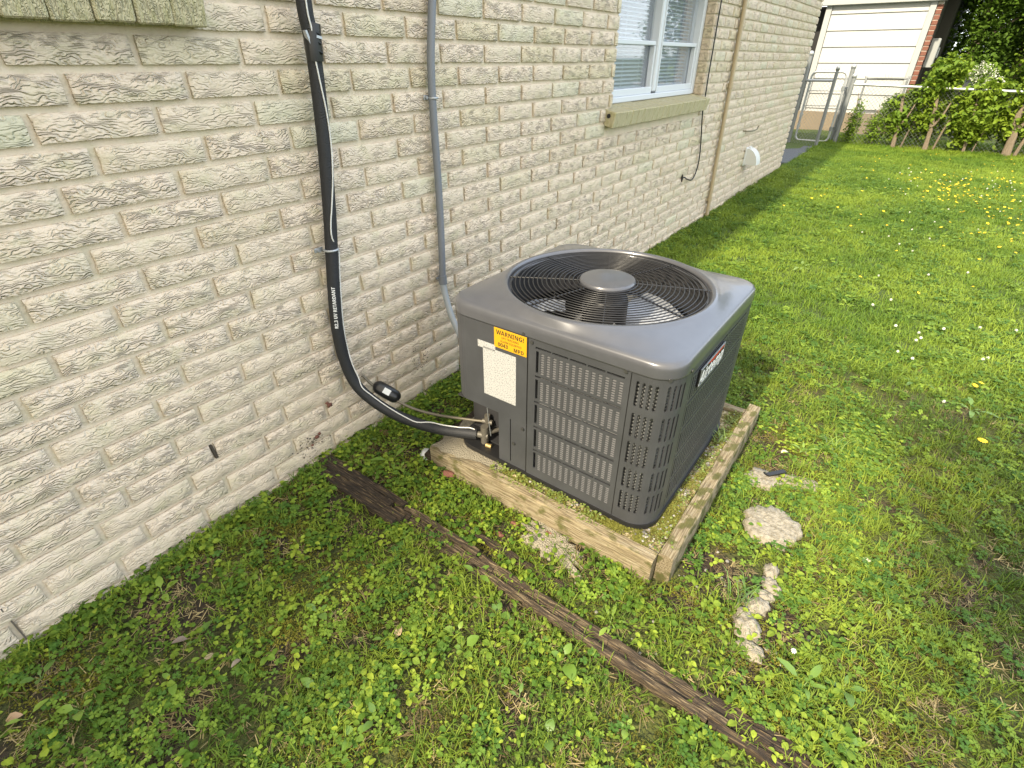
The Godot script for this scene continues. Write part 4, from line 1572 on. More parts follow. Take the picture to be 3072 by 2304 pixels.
func build_stones() -> void:
	var put := func(called: String, label: String, cat: String, mesh: Mesh, m: Material, at: Vector2, dy := 0.0, turn := 0.0, group := "") -> MeshInstance3D:
		var q := part(called, mesh, m, null, Vector3(at.x, gy(at.x, at.y) + dy, at.y))
		q.rotation.y = turn
		tag(q, label, cat, group)
		return q
	put.call("round_stone", "round flat pale stone set flush in the lawn", "stone", slab_mesh(3, 0.080, 0.082, 0.020, 0.2), M.stump, Vector2(0.972, 1.42), 0.004)
	put.call("split_stone", "pale split stone with a dark gap beyond the round stone", "stone", slab_mesh(5, 0.046, 0.06, 0.018, 0.3), M.stump, Vector2(1.19, 1.335), 0.0, 0.4)
	put.call("sunken_stone", "pale stone half sunk in the grass beside the split stone", "stone", slab_mesh(8, 0.034, 0.06, 0.014, 0.4), M.stump, Vector2(1.255, 1.445), -0.003, 0.3)
	var b := B.new()
	b.bar(Vector3(0, 0, 0), Vector3(0.05, 0.004, 0.045), 0.016, 0.006)
	b.bar(Vector3(-0.005, 0.002, 0.0), Vector3(-0.012, 0.012, -0.012), 0.008, 0.005)
	put.call("black_scrap", "black plastic scrap lying on the split stone", "scrap", b.done(), M.black, Vector2(1.205, 1.345), 0.026)
	put.call("concrete_spill", "rough white patch of spilled concrete beside the front board", "concrete", slab_mesh(11, 0.055, 0.10, 0.016, 0.55, 64), M.concrete, Vector2(0.508, 0.885), -0.001, -0.3)
	put.call("white_stone", "smooth white stone under the black pipe", "stone", lump(3, Vector3(0.06, 0.035, 0.05), 0.12), M.white, Vector2(0.575, 0.292), 0.012, 0.6)
	var rk := [[0.80, 1.458, 0.05], [0.748, 1.470, 0.055], [0.705, 1.463, 0.045], [0.660, 1.457, 0.06], [0.588, 1.448, 0.085], [0.528, 1.476, 0.06]]
	var rl := ["small pale rock nearest the round stone", "pale rock second in the row below the round stone", "narrow pale rock in the middle of the row on bare soil", "rounded pale rock beside the dark grass tuft", "largest pale rock at the lower end of the row", "flat grey rock sunk in soil by the white clover flower"]
	for i in rk.size():
		put.call("pale_rock", rl[i], "rock", lump(20 + i, Vector3(rk[i][2] * 1.15, rk[i][2] * 0.55, rk[i][2] * 0.8), 0.25), M.stump if i < 5 else M.concrete, Vector2(rk[i][0], rk[i][1]), 0.004, i * 0.9)
	var bb := [[0.545, 0.432, 0.045, "red brick chip at the rotten end of the front board"], [0.505, 0.752, 0.026, "small red brick chip above the concrete spill"], [0.444, 0.742, 0.022, "faded brick chip left of the concrete spill"], [0.535, 0.862, 0.026, "red brick chip between concrete spill and front board"], [0.57, 0.06, 0.04, "broken red brick piece against the wall behind the pipe"]]
	for q: Array in bb:
		b = B.new()
		b.box(Vector3.ZERO, Vector3(q[2], q[2] * 0.5, q[2] * 0.7), q[2] * 0.12, Basis(Vector3(0.3, 1, 0.2).normalized(), q[0] * 9.0))
		put.call("brick_chip", q[3], "brick chip", b.done(), M.redbrick, Vector2(q[0], q[1]), 0.01)
	# pebbles on the pad and the soil: nobody could count them
	var xf := []
	var tint := PackedColorArray()
	for i in 240:
		var x := 0.0
		var z := 0.0
		var y := 0.0
		if i < 90:
			x = rng.randf_range(0.60, 1.40)
			z = rng.randf_range(1.13, 1.185)
			if i % 3 == 0: x = rng.randf_range(0.60, 0.64); z = rng.randf_range(0.62, 1.18)
			y = 0.098
		else:
			x = rng.randf_range(0.3, 0.9)
			z = rng.randf_range(0.7, 1.6)
			if blocked(x, z): continue
			y = gy(x, z) + 0.003
		var s := rng.randf_range(0.004, 0.011)
		xf.append(Transform3D(Basis(Vector3(rng.randf(), 1, rng.randf()).normalized(), rng.randf() * 6.0).scaled(Vector3(s, s * 0.6, s)), Vector3(x, y, z)))
		var g := rng.randf_range(0.10, 0.34)
		tint.append(Color(g, g * 0.95, g * 0.85))
	var pm := StandardMaterial3D.new()
	pm.vertex_color_use_as_albedo = true
	pm.roughness = 0.9
	tag(copies("pebbles", lump(44, Vector3(1, 1, 1), 0.2, 5), pm, xf, tint), "tiny pale pebbles scattered on pad and soil", "pebbles")

# ------------------------------------------------------------------ neighbour's building, fence
func build_neighbour() -> void:
	var g := thing("white_garage", "neighbour's building with white lap siding and a brick corner", "building", Vector3(11.5, 0.08, 0.1))
	var o := g.position
	var b := B.new()
	var wz0 := -0.65
	b.box(Vector3(11.62, 0.24, 0.045) - o, Vector3(0.22, 0.42, 1.60))
	part("foundation", b.done(), M.block, g)
	b = B.new()
	b.box(Vector3(11.66, 1.40, 0.06) - o, Vector3(0.16, 1.95, 1.5))
	b.box(Vector3(11.60, 3.0, -1.5) - o, Vector3(0.2, 1.3, 5.0))
	b.box(Vector3(11.70, 1.2, -3.0) - o, Vector3(0.2, 2.4, 3.9))
	part("wall", b.done(), M.siding, g)
	for i in 8:
		var y0 := 0.33 + 0.235 * i - 0.06
		b = B.new()
		b.box(Vector3(11.560, y0 + 0.118, 0.055) - o, Vector3(0.018, 0.2385, 1.38), 0.002, Basis(Vector3.BACK, -0.085))
		part("siding_board", b.done(), M.siding, g)
	b = B.new()
	b.box(Vector3(11.545, 1.15, -0.685) - o, Vector3(0.05, 1.78, 0.09), 0.004)
	part("trim_board", b.done(), M.trim, g)
	b = B.new()
	b.box(Vector3(11.545, 1.15, 0.79) - o, Vector3(0.05, 1.78, 0.085), 0.004)
	part("trim_board", b.done(), M.trim, g)
	b = B.new()
	b.box(Vector3(11.50, 2.17, -1.4) - o, Vector3(0.10, 0.27, 4.7), 0.005)
	part("fascia", b.done(), M.trim, g)
	b = B.new()
	b.box(Vector3(11.9, 1.05, -0.90) - o, Vector3(0.02, 2.0, 0.34))
	b.box(Vector3(11.78, 1.05, -0.735) - o, Vector3(0.3, 2.0, 0.01))
	part("dark_opening", b.done(), M.black, g)
	# brick corner, brick by brick
	b = B.new()
	b.box(Vector3(11.655, 1.05, 0.875) - o, Vector3(0.195, 1.96, 0.07))
	var core := part("brick_corner", b.done(), mat(Color(0.42, 0.38, 0.33), 0.9), g)
	b = B.new()
	b.box(Vector3.ZERO, Vector3(0.21, 0.058, 0.075), 0.003)
	var m1 := b.done()
	for i in 28:
		var y := 0.11 + 0.0685 * i
		part("brick", m1, M.redbrick, core, Vector3(11.652 + (0.004 if i % 2 else 0.0), y, 0.8775 + (0.003 if i % 2 else 0.0)) - o)
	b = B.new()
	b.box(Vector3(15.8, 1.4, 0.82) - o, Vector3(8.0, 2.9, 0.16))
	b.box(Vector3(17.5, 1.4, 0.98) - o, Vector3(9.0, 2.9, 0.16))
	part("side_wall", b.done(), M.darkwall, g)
	b = B.new()
	b.box(Vector3(12.25, 1.35, 0.97) - o, Vector3(0.3, 0.42, 0.13), 0.01)
	part("meter_box", b.done(), mat(Color(0.30, 0.32, 0.32), 0.5), g)
	b = B.new()
	b.box(Vector3(12.62, 1.36, 0.98) - o, Vector3(0.08, 0.16, 0.14), 0.01)
	part("meter", b.done(), M.galv, g)
	b = B.new()
	b.quad(Vector3(11.2, 2.30, 1.3) - o, Vector3(20.0, 2.30, 1.3) - o, Vector3(20.0, 3.8, -3.0) - o, Vector3(11.2, 3.8, -3.0) - o)
	part("roof", b.done(), M.roof, g)

func chain_link(b: B, p0: Vector3, u: Vector3, w: float, h: float, cell := 0.055) -> void:
	# woven wires: zigzags that run diagonally
	var n := int(ceil((w + h) / cell))
	for s in 2:
		for i in n:
			var a := i * cell
			# from the bottom (or a side) along a diagonal until leaving the panel
			var x := a - h
			var y := 0.0
			if x < 0.0: y = -x; x = 0.0
			var e := minf(w - x, h - y)
			if e < 0.02: continue
			var q0 := Vector2(x, y)
			var q1 := Vector2(x + e, y + e)
			if s == 1: q0.x = w - q0.x; q1.x = w - q1.x
			b.rod(p0 + u * q0.x + Vector3.UP * q0.y, p0 + u * q1.x + Vector3.UP * q1.y, 0.0013, 3)

func post(label: String, at: Vector3, top: float, r: float, capped := true) -> Node3D:
	var t := thing("fence_post", label, "post", at)
	var b := B.new()
	b.rod(Vector3(0, -0.1, 0), Vector3(0, top - at.y, 0), r, 12)
	part("tube", b.done(), M.galvdull, t)
	if capped:
		b = B.new()
		b.lathe(Vector3(0, top - at.y, 0), [[0.0, -0.03], [r * 1.14, -0.03], [r * 1.16, 0.0], [r * 0.95, 0.02], [0.0, 0.032]], 12)
		part("cap", b.done(), M.galv, t)
	return t

func build_fence() -> void:
	post("tall grey fence post against the house corner", Vector3(9.62, 0.05, -0.43), 1.345, 0.032)
	post("grey gate post standing in front of the chain link gate", Vector3(9.42, 0.06, 0.015), 1.16, 0.024)
	post("grey post between the gate and the garage fence", Vector3(10.3, 0.1, 0.10), 1.175, 0.032)
	post("end post where the long top rail begins", Vector3(10.02, 0.1, 0.185), 1.055, 0.030)
	# fixed panel between house post and gate post
	var t := thing("side_fence", "narrow bit of chain link fence between house post and gate post", "fence", Vector3(9.5, 0.1, -0.2))
	var o := t.position
	var b := B.new()
	b.rod(Vector3(9.62, 0.99, -0.40) - o, Vector3(9.42, 1.0, 0.0) - o, 0.019, 10)
	part("top_bar", b.done(), M.galv, t)
	b = B.new()
	chain_link(b, Vector3(9.615, 0.12, -0.40) - o, Vector3(-0.19, 0, 0.40).normalized(), 0.44, 0.86)
	part("chain_link", b.done(), M.galvdull, t)
	# the gate with its bent tube frame
	t = thing("chain_link_gate", "small chain link gate with a bent tube frame", "gate", Vector3(9.95, 0.1, -0.12))
	o = t.position
	b = B.new()
	var pts := []
	var z0 := -0.40
	var z1 := 0.09
	var y0 := 0.13
	var y1 := 1.10
	var rr := 0.07
	for cn in [[z1 - rr, y1 - rr, 0.0], [z0 + rr, y1 - rr, PI / 2], [z0 + rr, y0 + rr, PI], [z1 - rr, y0 + rr, PI * 1.5]]:
		for k in 6:
			var a: float = cn[2] + PI / 2 * k / 5.0
			pts.append(Vector3(9.95, cn[1] + sin(a) * rr, cn[0] + cos(a) * rr) - o)
	pts.append(pts[0])
	b.tube(PackedVector3Array(pts), PackedFloat32Array([0.0165]), 10, false)
	part("gate_frame", b.done(), M.galv, t)
	b = B.new()
	chain_link(b, Vector3(9.95, y0, z0) - o, Vector3(0, 0, 1), z1 - z0, y1 - y0 - 0.02)
	for k in 5:
		b.rod(Vector3(9.95, y1 - 0.02, z0 + 0.12 + 0.055 * k) - o, Vector3(9.95, y1 + 0.045, z0 + 0.105 + 0.055 * k) - o, 0.003, 4)
	part("chain_link", b.done(), M.galvdull, t)
	b = B.new()
	b.rod(Vector3(9.94, 0.84, z0) - o, Vector3(9.94, 0.85, z1) - o, 0.005, 6)
	b.rod(Vector3(9.94, 0.63, z0) - o, Vector3(9.94, 0.645, z1) - o, 0.005, 6)
	part("tension_wire", b.done(), M.galvdull, t)
	for y in [0.32, 0.88]:
		b = B.new()
		b.rod(Vector3(9.95, y - 0.03, z1) - o, Vector3(9.95, y + 0.03, z1) - o, 0.026, 10)
		b.bar(Vector3(9.95, y, z1) - o, Vector3(10.28, y, 0.10) - o, 0.012, 0.03)
		part("hinge", b.done(), M.galvdull, t)
	for y in [0.34, 0.50]:
		b = B.new()
		b.rod(Vector3(9.95, y - 0.03, z0) - o, Vector3(9.95, y + 0.03, z0) - o, 0.024, 10)
		part("latch", b.done(), M.galv, t)
	# the long fence along the garden
	t = thing("chain_link_fence", "long chain link fence overgrown by shrubs along the garden", "fence", Vector3(10.0, 0.1, 1.6))
	o = t.position
	b = B.new()
	b.rod(Vector3(10.02, 0.94, 0.19) - o, Vector3(9.98, 0.875, 3.2) - o, 0.0185, 10)
	part("top_rail", b.done(), M.galv, t)
	b = B.new()
	chain_link(b, Vector3(10.02, 0.10, 0.2) - o, Vector3(0, 0, 1), 3.0, 0.82)
	part("chain_link", b.done(), M.galvdull, t)
	b = B.new()
	b.rod(Vector3(10.0, 0.1, 3.2) - o, Vector3(10.0, 0.9, 3.2) - o, 0.03, 10)
	part("line_post", b.done(), M.galvdull, t)
	# the gate leaf beyond
	t = thing("rear_gate", "second chain link gate leaf standing behind the long fence", "gate", Vector3(10.9, 0.1, 0.6))
	o = t.position
	b = B.new()
	b.tube(curve([Vector3(10.9, 0.1, 0.26) - o, Vector3(10.9, 0.95, 0.26) - o, Vector3(10.9, 1.0, 0.29) - o, Vector3(10.9, 1.005, 0.80) - o, Vector3(10.9, 0.96, 0.83) - o, Vector3(10.9, 0.1, 0.83) - o], 4), PackedFloat32Array([0.015]), 8)
	part("gate_frame", b.done(), M.galvdull, t)
	b = B.new()
	chain_link(b, Vector3(10.9, 0.12, 0.28) - o, Vector3(0, 0, 1), 0.54, 0.86)
	for k in 3: b.rod(Vector3(10.9, 1.0, 0.52 + 0.04 * k) - o, Vector3(10.9, 1.06, 0.51 + 0.045 * k) - o, 0.003, 4)
	part("chain_link", b.done(), M.galvdull, t)

# ------------------------------------------------------------------ leaves
func add_leaf(b: B, base: Vector3, dir: Vector3, up: Vector3, len_: float, wid: float, fold: float, heart := false) -> void:
	var side := dir.cross(up).normalized()
	var n := side.cross(dir).normalized()
	var mid := base + dir * len_ * 0.5 + n * len_ * 0.06
	var tip := base + dir * len_ - n * len_ * 0.12
	var w := wid * 0.5
	var prev_l := base
	var prev_r := base
	var prev_m := base
	var prof := [[0.3, 0.9], [0.62, 0.85], [0.88, 0.4]] if not heart else [[0.35, 0.75], [0.75, 1.0], [0.97, 0.6]]
	for q: Array in prof:
		var c := base.lerp(mid, q[0] * 2.0) if q[0] < 0.5 else mid.lerp(tip, q[0] * 2.0 - 1.0)
		if heart and q[0] > 0.9: c -= dir * len_ * 0.1
		var l: Vector3 = c + side * w * q[1] + n * fold * w * q[1] + (dir * len_ * 0.08 if heart and q[0] > 0.9 else Vector3.ZERO)
		var r: Vector3 = c - side * w * q[1] + n * fold * w * q[1] + (dir * len_ * 0.08 if heart and q[0] > 0.9 else Vector3.ZERO)
		if prev_m == base:
			b.tri(base, c, l); b.tri(base, r, c)
		else:
			b.quad(prev_m, c, l, prev_l); b.quad(prev_r, r, c, prev_m)
		prev_l = l; prev_r = r; prev_m = c
	if not heart:
		b.tri(prev_m, tip, prev_l); b.tri(prev_r, tip, prev_m)

func add_blade(b: B, base: Vector3, az: float, h: float, lean: float, w: float) -> void:
	var d := Vector3(cos(az), 0, sin(az))
	var s := Vector3(-sin(az), 0, cos(az)) * w * 0.5
	var p1 := base + d * lean * h * 0.25 + Vector3.UP * h * 0.55
	var p2 := base + d * lean * h * 0.62 + Vector3.UP * h * 0.88
	var p3 := base + d * lean * h * 1.15 + Vector3.UP * h * (1.0 - 0.25 * lean)
	b.quad(base - s, base + s, p1 + s * 0.95, p1 - s * 0.95)
	b.quad(p1 - s * 0.95, p1 + s * 0.95, p2 + s * 0.7, p2 - s * 0.7)
	b.tri(p2 - s * 0.7, p2 + s * 0.7, p3)

func tuft_mesh(sd: int, n: int, rad: float, h: float, w: float, lean0: float, lean1: float) -> ArrayMesh:
	var r := RandomNumberGenerator.new()
	r.seed = sd
	var b := B.new()
	b.smooth(true)
	for i in n:
		var a := r.randf() * TAU
		var q := sqrt(r.randf()) * rad
		add_blade(b, Vector3(cos(a) * q, -0.004, sin(a) * q), r.randf() * TAU, h * r.randf_range(0.45, 1.0), r.randf_range(lean0, lean1), w * r.randf_range(0.7, 1.2))
	return b.done()

func clover_mesh(sd: int, n: int, rad: float) -> ArrayMesh:
	var r := RandomNumberGenerator.new()
	r.seed = sd
	var b := B.new()
	for i in n:
		var a := r.randf() * TAU
		var q := sqrt(r.randf()) * rad
		var h := r.randf_range(0.010, 0.030)
		var top := Vector3(cos(a) * q, h, sin(a) * q)
		var tilt := Vector3(r.randf_range(-0.4, 0.4), 1, r.randf_range(-0.4, 0.4)).normalized()
		var t0 := r.randf() * TAU
		var s := r.randf_range(0.0075, 0.012)
		var st_ := Vector3(0.0006, 0, 0.0006)
		b.quad(Vector3(top.x * 0.5, -0.003, top.z * 0.5) - st_, Vector3(top.x * 0.5, -0.003, top.z * 0.5) + st_, top + st_, top - st_)
		for k in 3:
			var d := Vector3(cos(t0 + TAU * k / 3), r.randf_range(-0.05, 0.25), sin(t0 + TAU * k / 3))
			d = (d - tilt * d.dot(tilt) * 0.8).normalized()
			add_leaf(b, top, d, tilt, s, s * 0.95, 0.18, true)
	return b.done()

func herb_mesh(sd: int, n: int, rad: float, size: float, hmax: float, rise := 0.35) -> ArrayMesh:
	var r := RandomNumberGenerator.new()
	r.seed = sd
	var b := B.new()
	for i in n:
		var a := r.randf() * TAU
		var q := sqrt(r.randf()) * rad
		var base := Vector3(cos(a) * q, r.randf_range(0.004, hmax), sin(a) * q)
		var az := r.randf() * TAU
		var d := Vector3(cos(az), r.randf_range(-0.1, rise), sin(az)).normalized()
		var s := size * r.randf_range(0.6, 1.25)
		add_leaf(b, base, d, Vector3(r.randf_range(-0.3, 0.3), 1, r.randf_range(-0.3, 0.3)).normalized(), s, s * r.randf_range(0.6, 0.85), 0.2)
	return b.done()

func straw_mesh(sd: int, n: int) -> ArrayMesh:
	var r := RandomNumberGenerator.new()
	r.seed = sd
	var b := B.new()
	for i in n:
		var az := r.randf() * TAU
		var c := Vector3(r.randf_range(-0.025, 0.025), r.randf_range(0.002, 0.012), r.randf_range(-0.025, 0.025))
		var d := Vector3(cos(az), r.randf_range(-0.15, 0.2), sin(az)) * r.randf_range(0.008, 0.022)
		var s := Vector3(-sin(az), 0, cos(az)) * r.randf_range(0.0005, 0.0012)
		b.quad(c - d - s, c - d + s, c + d + s * 0.6, c + d - s * 0.6)
	return b.done()

func clump_mesh(sd: int, n: int, rad: float, size: float) -> ArrayMesh:
	var r := RandomNumberGenerator.new()
	r.seed = sd
	var b := B.new()
	for i in n:
		var p := Vector3(r.randf_range(-1, 1), r.randf_range(-1, 1), r.randf_range(-1, 1)) * rad
		var az := r.randf() * TAU
		var d := Vector3(cos(az), r.randf_range(-0.9, 0.35), sin(az)).normalized()
		var s := size * r.randf_range(0.6, 1.2)
		add_leaf(b, p, d, Vector3(r.randf_range(-0.5, 0.5), 1, r.randf_range(-0.5, 0.5)).normalized(), s, s * r.randf_range(0.5, 0.75), 0.2)
	return b.done()

# ------------------------------------------------------------------ shrubs and trees
func foliage(called: String, parent: Node, blobs: Array, count: int, mesh: Mesh, c0: Color, c1: Color, sc := 1.0) -> void:
	# blobs: [centre, radii]; clumps lie mostly near the skin of each blob, thinned by noise so that gaps show
	var f := FastNoiseLite.new()
	f.seed = 17
	f.frequency = 1.6
	var xf := []
	var tint := PackedColorArray()
	var vol := 0.0
	for q: Array in blobs: vol += q[1].x * q[1].y * q[1].z
	for q: Array in blobs:
		var n := int(count * q[1].x * q[1].y * q[1].z / vol)
		for i in n:
			var d := Vector3(rng.randfn(), rng.randfn(), rng.randfn()).normalized()
			var k := pow(rng.randf(), 0.45)
			var p: Vector3 = q[0] + d * k * q[1]
			if f.get_noise_3dv(p * 1.8) < -0.22: continue
			var s := sc * rng.randf_range(0.7, 1.25)
			xf.append(Transform3D(Basis(Vector3(rng.randf() - 0.5, 1, rng.randf() - 0.5).normalized(), rng.randf() * TAU).scaled(Vector3(s, s, s)), p))
			var t := clampf(rng.randf() * 0.7 + f.get_noise_3dv(p * 1.1 + Vector3(9, 0, 0)) * 0.7 + 0.15, 0.0, 1.0)
			tint.append(c0.lerp(c1, t))
	copies(called, mesh, M.bush, xf, tint, parent)

func limbed(parent: Node, called: String, pts: Array, r0: float, r1: float) -> void:
	var b := B.new()
	var c := curve(pts, 5)
	var rr := PackedFloat32Array()
	for i in c.size(): rr.append(lerpf(r0, r1, float(i) / (c.size() - 1)) * rng.randf_range(0.88, 1.12))
	b.tube(c, rr, 9)
	part(called, b.done(), M.bark, parent)

func build_shrubs() -> void:
	var cl := clump_mesh(5, 7, 0.07, 0.062)
	var cl2 := clump_mesh(6, 9, 0.16, 0.085)
	var small := clump_mesh(7, 8, 0.05, 0.038)
	var dark := Color(0.055, 0.11, 0.016)
	var mid := Color(0.11, 0.20, 0.02)
	var lime := Color(0.22, 0.31, 0.028)
	var sh := [
		["leafy shrub with bright upright shoots rising above the top rail", Vector3(10.12, 0.12, 1.36), [[Vector3(0, 0.80, -0.08), Vector3(0.25, 0.38, 0.2)], [Vector3(0, 1.0, 0.05), Vector3(0.2, 0.24, 0.17)], [Vector3(0.1, 0.45, -0.1), Vector3(0.3, 0.4, 0.28)]], 900, 0.035],
		["vine covered shrub with yellow green leaves around the second stem", Vector3(10.1, 0.12, 1.82), [[Vector3(0, 0.45, 0), Vector3(0.3, 0.42, 0.3)], [Vector3(0.05, 0.68, 0.1), Vector3(0.22, 0.18, 0.2)]], 1000, 0.022],
		["dense shrub with a stout trunk near the right edge", Vector3(10.1, 0.12, 2.3), [[Vector3(0.1, 0.5, 0.0), Vector3(0.3, 0.42, 0.3)], [Vector3(0.1, 0.75, 0.12), Vector3(0.3, 0.22, 0.25)]], 1000, 0.055],
		["shrub beyond the stout trunk at the picture's right margin", Vector3(10.2, 0.12, 2.75), [[Vector3(0, 0.5, 0), Vector3(0.35, 0.5, 0.3)]], 800, 0.03],
		["loose shrub with dead twigs in front of the rear gate", Vector3(10.15, 0.1, 0.95), [[Vector3(0, 0.42, 0), Vector3(0.2, 0.34, 0.2)], [Vector3(0.05, 0.62, 0.1), Vector3(0.16, 0.2, 0.16)]], 480, 0.03],
		["small sapling at the foot of the fence below the rear gate", Vector3(10.1, 0.1, 0.36), [[Vector3(0, 0.25, 0), Vector3(0.13, 0.28, 0.10)], [Vector3(0.02, 0.48, 0.0), Vector3(0.07, 0.14, 0.07)]], 130, 0.008],
		["low weed clump between sapling and loose shrub", Vector3(10.1, 0.1, 0.66), [[Vector3(0, 0.22, 0), Vector3(0.16, 0.22, 0.14)], [Vector3(0.1, 0.5, 0.08), Vector3(0.14, 0.16, 0.12)]], 220, 0.012],
	]
	for i in sh.size():
		var q: Array = sh[i]
		var t := thing("shrub", q[0], "shrub", q[1], 0.0, "shrubs along the chain link fence")
		foliage("foliage", t, q[2], int(q[3] * 1.3), cl if i < 5 else small, mid.lerp(dark, 0.35), lime if i in [0, 1, 2] else mid.lerp(lime, 0.5))
		var r0: float = q[4]
		var lx := -0.14 if i < 5 else 0.0
		limbed(t, "stem", [Vector3(lx, -0.05, 0.04), Vector3(lx, 0.25, 0.02), Vector3(lx * 0.9, 0.5, -0.02), Vector3(lx * 0.7, 0.72 if i != 6 else 0.4, -0.06 if i != 2 else 0.08)], r0, r0 * 0.55)
		if i < 5:
			limbed(t, "stem", [Vector3(lx * 0.8, -0.05, 0.13), Vector3(lx * 0.8, 0.2, 0.16), Vector3(-0.1, 0.42, 0.2)], r0 * 0.45, r0 * 0.25)
			limbed(t, "stem", [Vector3(lx, 0.30, 0.02), Vector3(lx * 1.1, 0.45, 0.09), Vector3(lx, 0.62, 0.13)], r0 * 0.5, r0 * 0.25)
	# white flowering shrub
	var w := thing("flowering_shrub", "shrub with white blossom behind the top rail", "shrub", Vector3(11.9, 0.12, 1.75))
	foliage("foliage", w, [[Vector3(0, 0.6, 0.0), Vector3(0.35, 0.5, 0.3)]], 500, small, mid, mid.lerp(lime, 0.4), 1.5)
	foliage("blossom", w, [[Vector3(-0.1, 0.90, -0.02), Vector3(0.22, 0.2, 0.2)], [Vector3(-0.1, 0.72, 0.2), Vector3(0.2, 0.2, 0.16)]], 260, small, Color(0.55, 0.58, 0.48), Color(0.75, 0.75, 0.68), 0.8)
	limbed(w, "stem", [Vector3(0, -0.1, 0), Vector3(0, 0.3, 0.02), Vector3(-0.05, 0.7, 0.03)], 0.03, 0.012)
	var dk := thing("grill", "dark covered garden grill behind the fence rail", "grill", Vector3(11.3, 0.12, 1.52))
	var b := B.new()
	b.lathe(Vector3(0, 0.72, 0), [[0.0, -0.16], [0.14, -0.1], [0.19, 0.0], [0.18, 0.08], [0.1, 0.15], [0.0, 0.165]], 20)
	part("kettle", b.done(), M.black, dk)
	for k in 3:
		b = B.new()
		b.rod(Vector3(cos(k * 2.1) * 0.1, 0.6, sin(k * 2.1) * 0.1), Vector3(cos(k * 2.1) * 0.24, -0.1, sin(k * 2.1) * 0.24), 0.012, 8)
		part("leg", b.done(), M.galvdull, dk)
	# trees
	var tr := [
		["slender dark tree close behind the brick corner of the garage", Vector3(14.6, 0.1, 1.5), 4.5, [[Vector3(0, 1.6, 0.0), Vector3(0.7, 1.4, 0.5)], [Vector3(0.2, 3.0, 0.1), Vector3(1.2, 1.2, 0.9)]], 0.09],
		["tall dense tree with dark leaves directly behind the garage corner", Vector3(15.6, 0.1, 2.35), 5.0, [[Vector3(0, 1.7, 0.0), Vector3(1.1, 1.5, 1.05)], [Vector3(0.4, 3.4, 0.2), Vector3(1.8, 1.5, 1.5)]], 0.14],
		["tree with lighter drooping leaves at the top right corner", Vector3(13.3, 0.1, 3.0), 4.6, [[Vector3(0, 1.9, 0.0), Vector3(0.8, 0.9, 0.85)], [Vector3(-0.1, 2.9, 0.1), Vector3(1.2, 1.0, 1.2)], [Vector3(0.2, 1.0, -0.2), Vector3(0.7, 0.7, 0.7)]], 0.10],
		["dark tree further back between garage and light tree", Vector3(18.5, 0.1, 2.6), 6.0, [[Vector3(0, 1.6, 0.0), Vector3(1.4, 1.7, 1.3)], [Vector3(0, 4.0, 0), Vector3(2.2, 2.0, 2.0)]], 0.16],
		["broad dark tree behind the right end of the fence", Vector3(16.5, 0.1, 4.6), 6.0, [[Vector3(0, 1.8, 0.0), Vector3(1.7, 1.8, 1.5)], [Vector3(0, 4.0, 0), Vector3(2.2, 1.8, 2.0)]], 0.16],
		["distant tree closing the view behind all the others", Vector3(23.0, 0.1, 2.4), 7.0, [[Vector3(0, 1.8, 0.0), Vector3(1.4, 2.0, 2.2)], [Vector3(0, 4.4, 0), Vector3(1.8, 2.0, 2.4)]], 0.2],
	]
	for i in tr.size():
		var q: Array = tr[i]
		var t := thing("tree", q[0], "tree", q[1], 0.0, "trees behind the fence")
		limbed(t, "trunk", [Vector3(0, -0.2, 0), Vector3(0.05, q[2] * 0.3, 0.03), Vector3(-0.03, q[2] * 0.6, 0), Vector3(0.05, q[2] * 0.85, 0.05)], q[4], q[4] * 0.35)
		for k in 5:
			var a := TAU * k / 5.0 + i
			var h: float = q[2] * (0.2 + 0.11 * k)
			limbed(t, "limb", [Vector3(0.03, h, 0.02), Vector3(cos(a) * 0.5, h + 0.4, sin(a) * 0.5), Vector3(cos(a) * 1.0, h + 0.65, sin(a) * 1.0)], q[4] * 0.4, q[4] * 0.1)
		foliage("crown", t, q[3], [2600, 4200, 2400, 4000, 4000, 5000][i], cl2, dark if i != 2 else mid.lerp(dark, 0.4), mid if i != 2 else mid.lerp(lime, 0.7))
	var gt := thing("garden_tree", "small loose crowned tree beside the house behind the viewer", "tree", Vector3(-4.7, 0, 0.75))
	limbed(gt, "trunk", [Vector3(0, -0.1, 0), Vector3(0.04, 1.2, -0.1), Vector3(0, 2.5, -0.35), Vector3(0.05, 3.5, -0.6)], 0.05, 0.02)
	foliage("crown", gt, [[Vector3(0, 3.35, -0.62), Vector3(0.7, 0.6, 0.34)]], 120, cl2, dark, mid)
	gt = thing("garden_tree", "second small loose tree in the garden behind the viewer", "tree", Vector3(-3.1, 0, 2.05))
	limbed(gt, "trunk", [Vector3(0, -0.1, 0), Vector3(0.04, 1.2, -0.05), Vector3(0, 2.5, -0.15), Vector3(0.05, 3.6, -0.25)], 0.045, 0.02)
	foliage("crown", gt, [[Vector3(0.1, 3.5, -0.27), Vector3(0.65, 0.55, 0.36)]], 90, cl2, dark, mid)
	var hd := thing("hedge", "dark leafy hedge filling the ground under the trees", "hedge", Vector3(13.9, 0.1, 2.2))
	foliage("foliage", hd, [[Vector3(0, 0.5, -0.4), Vector3(0.6, 0.7, 0.55)], [Vector3(0, 0.45, 0.5), Vector3(0.6, 0.65, 0.6)], [Vector3(0.1, 0.5, 1.4), Vector3(0.6, 0.7, 0.7)]], 1700, cl2, dark, mid.lerp(dark, 0.4))
	limbed(hd, "stem", [Vector3(0, -0.1, 0), Vector3(0, 0.3, 0.05), Vector3(0.05, 0.7, 0)], 0.05, 0.02)

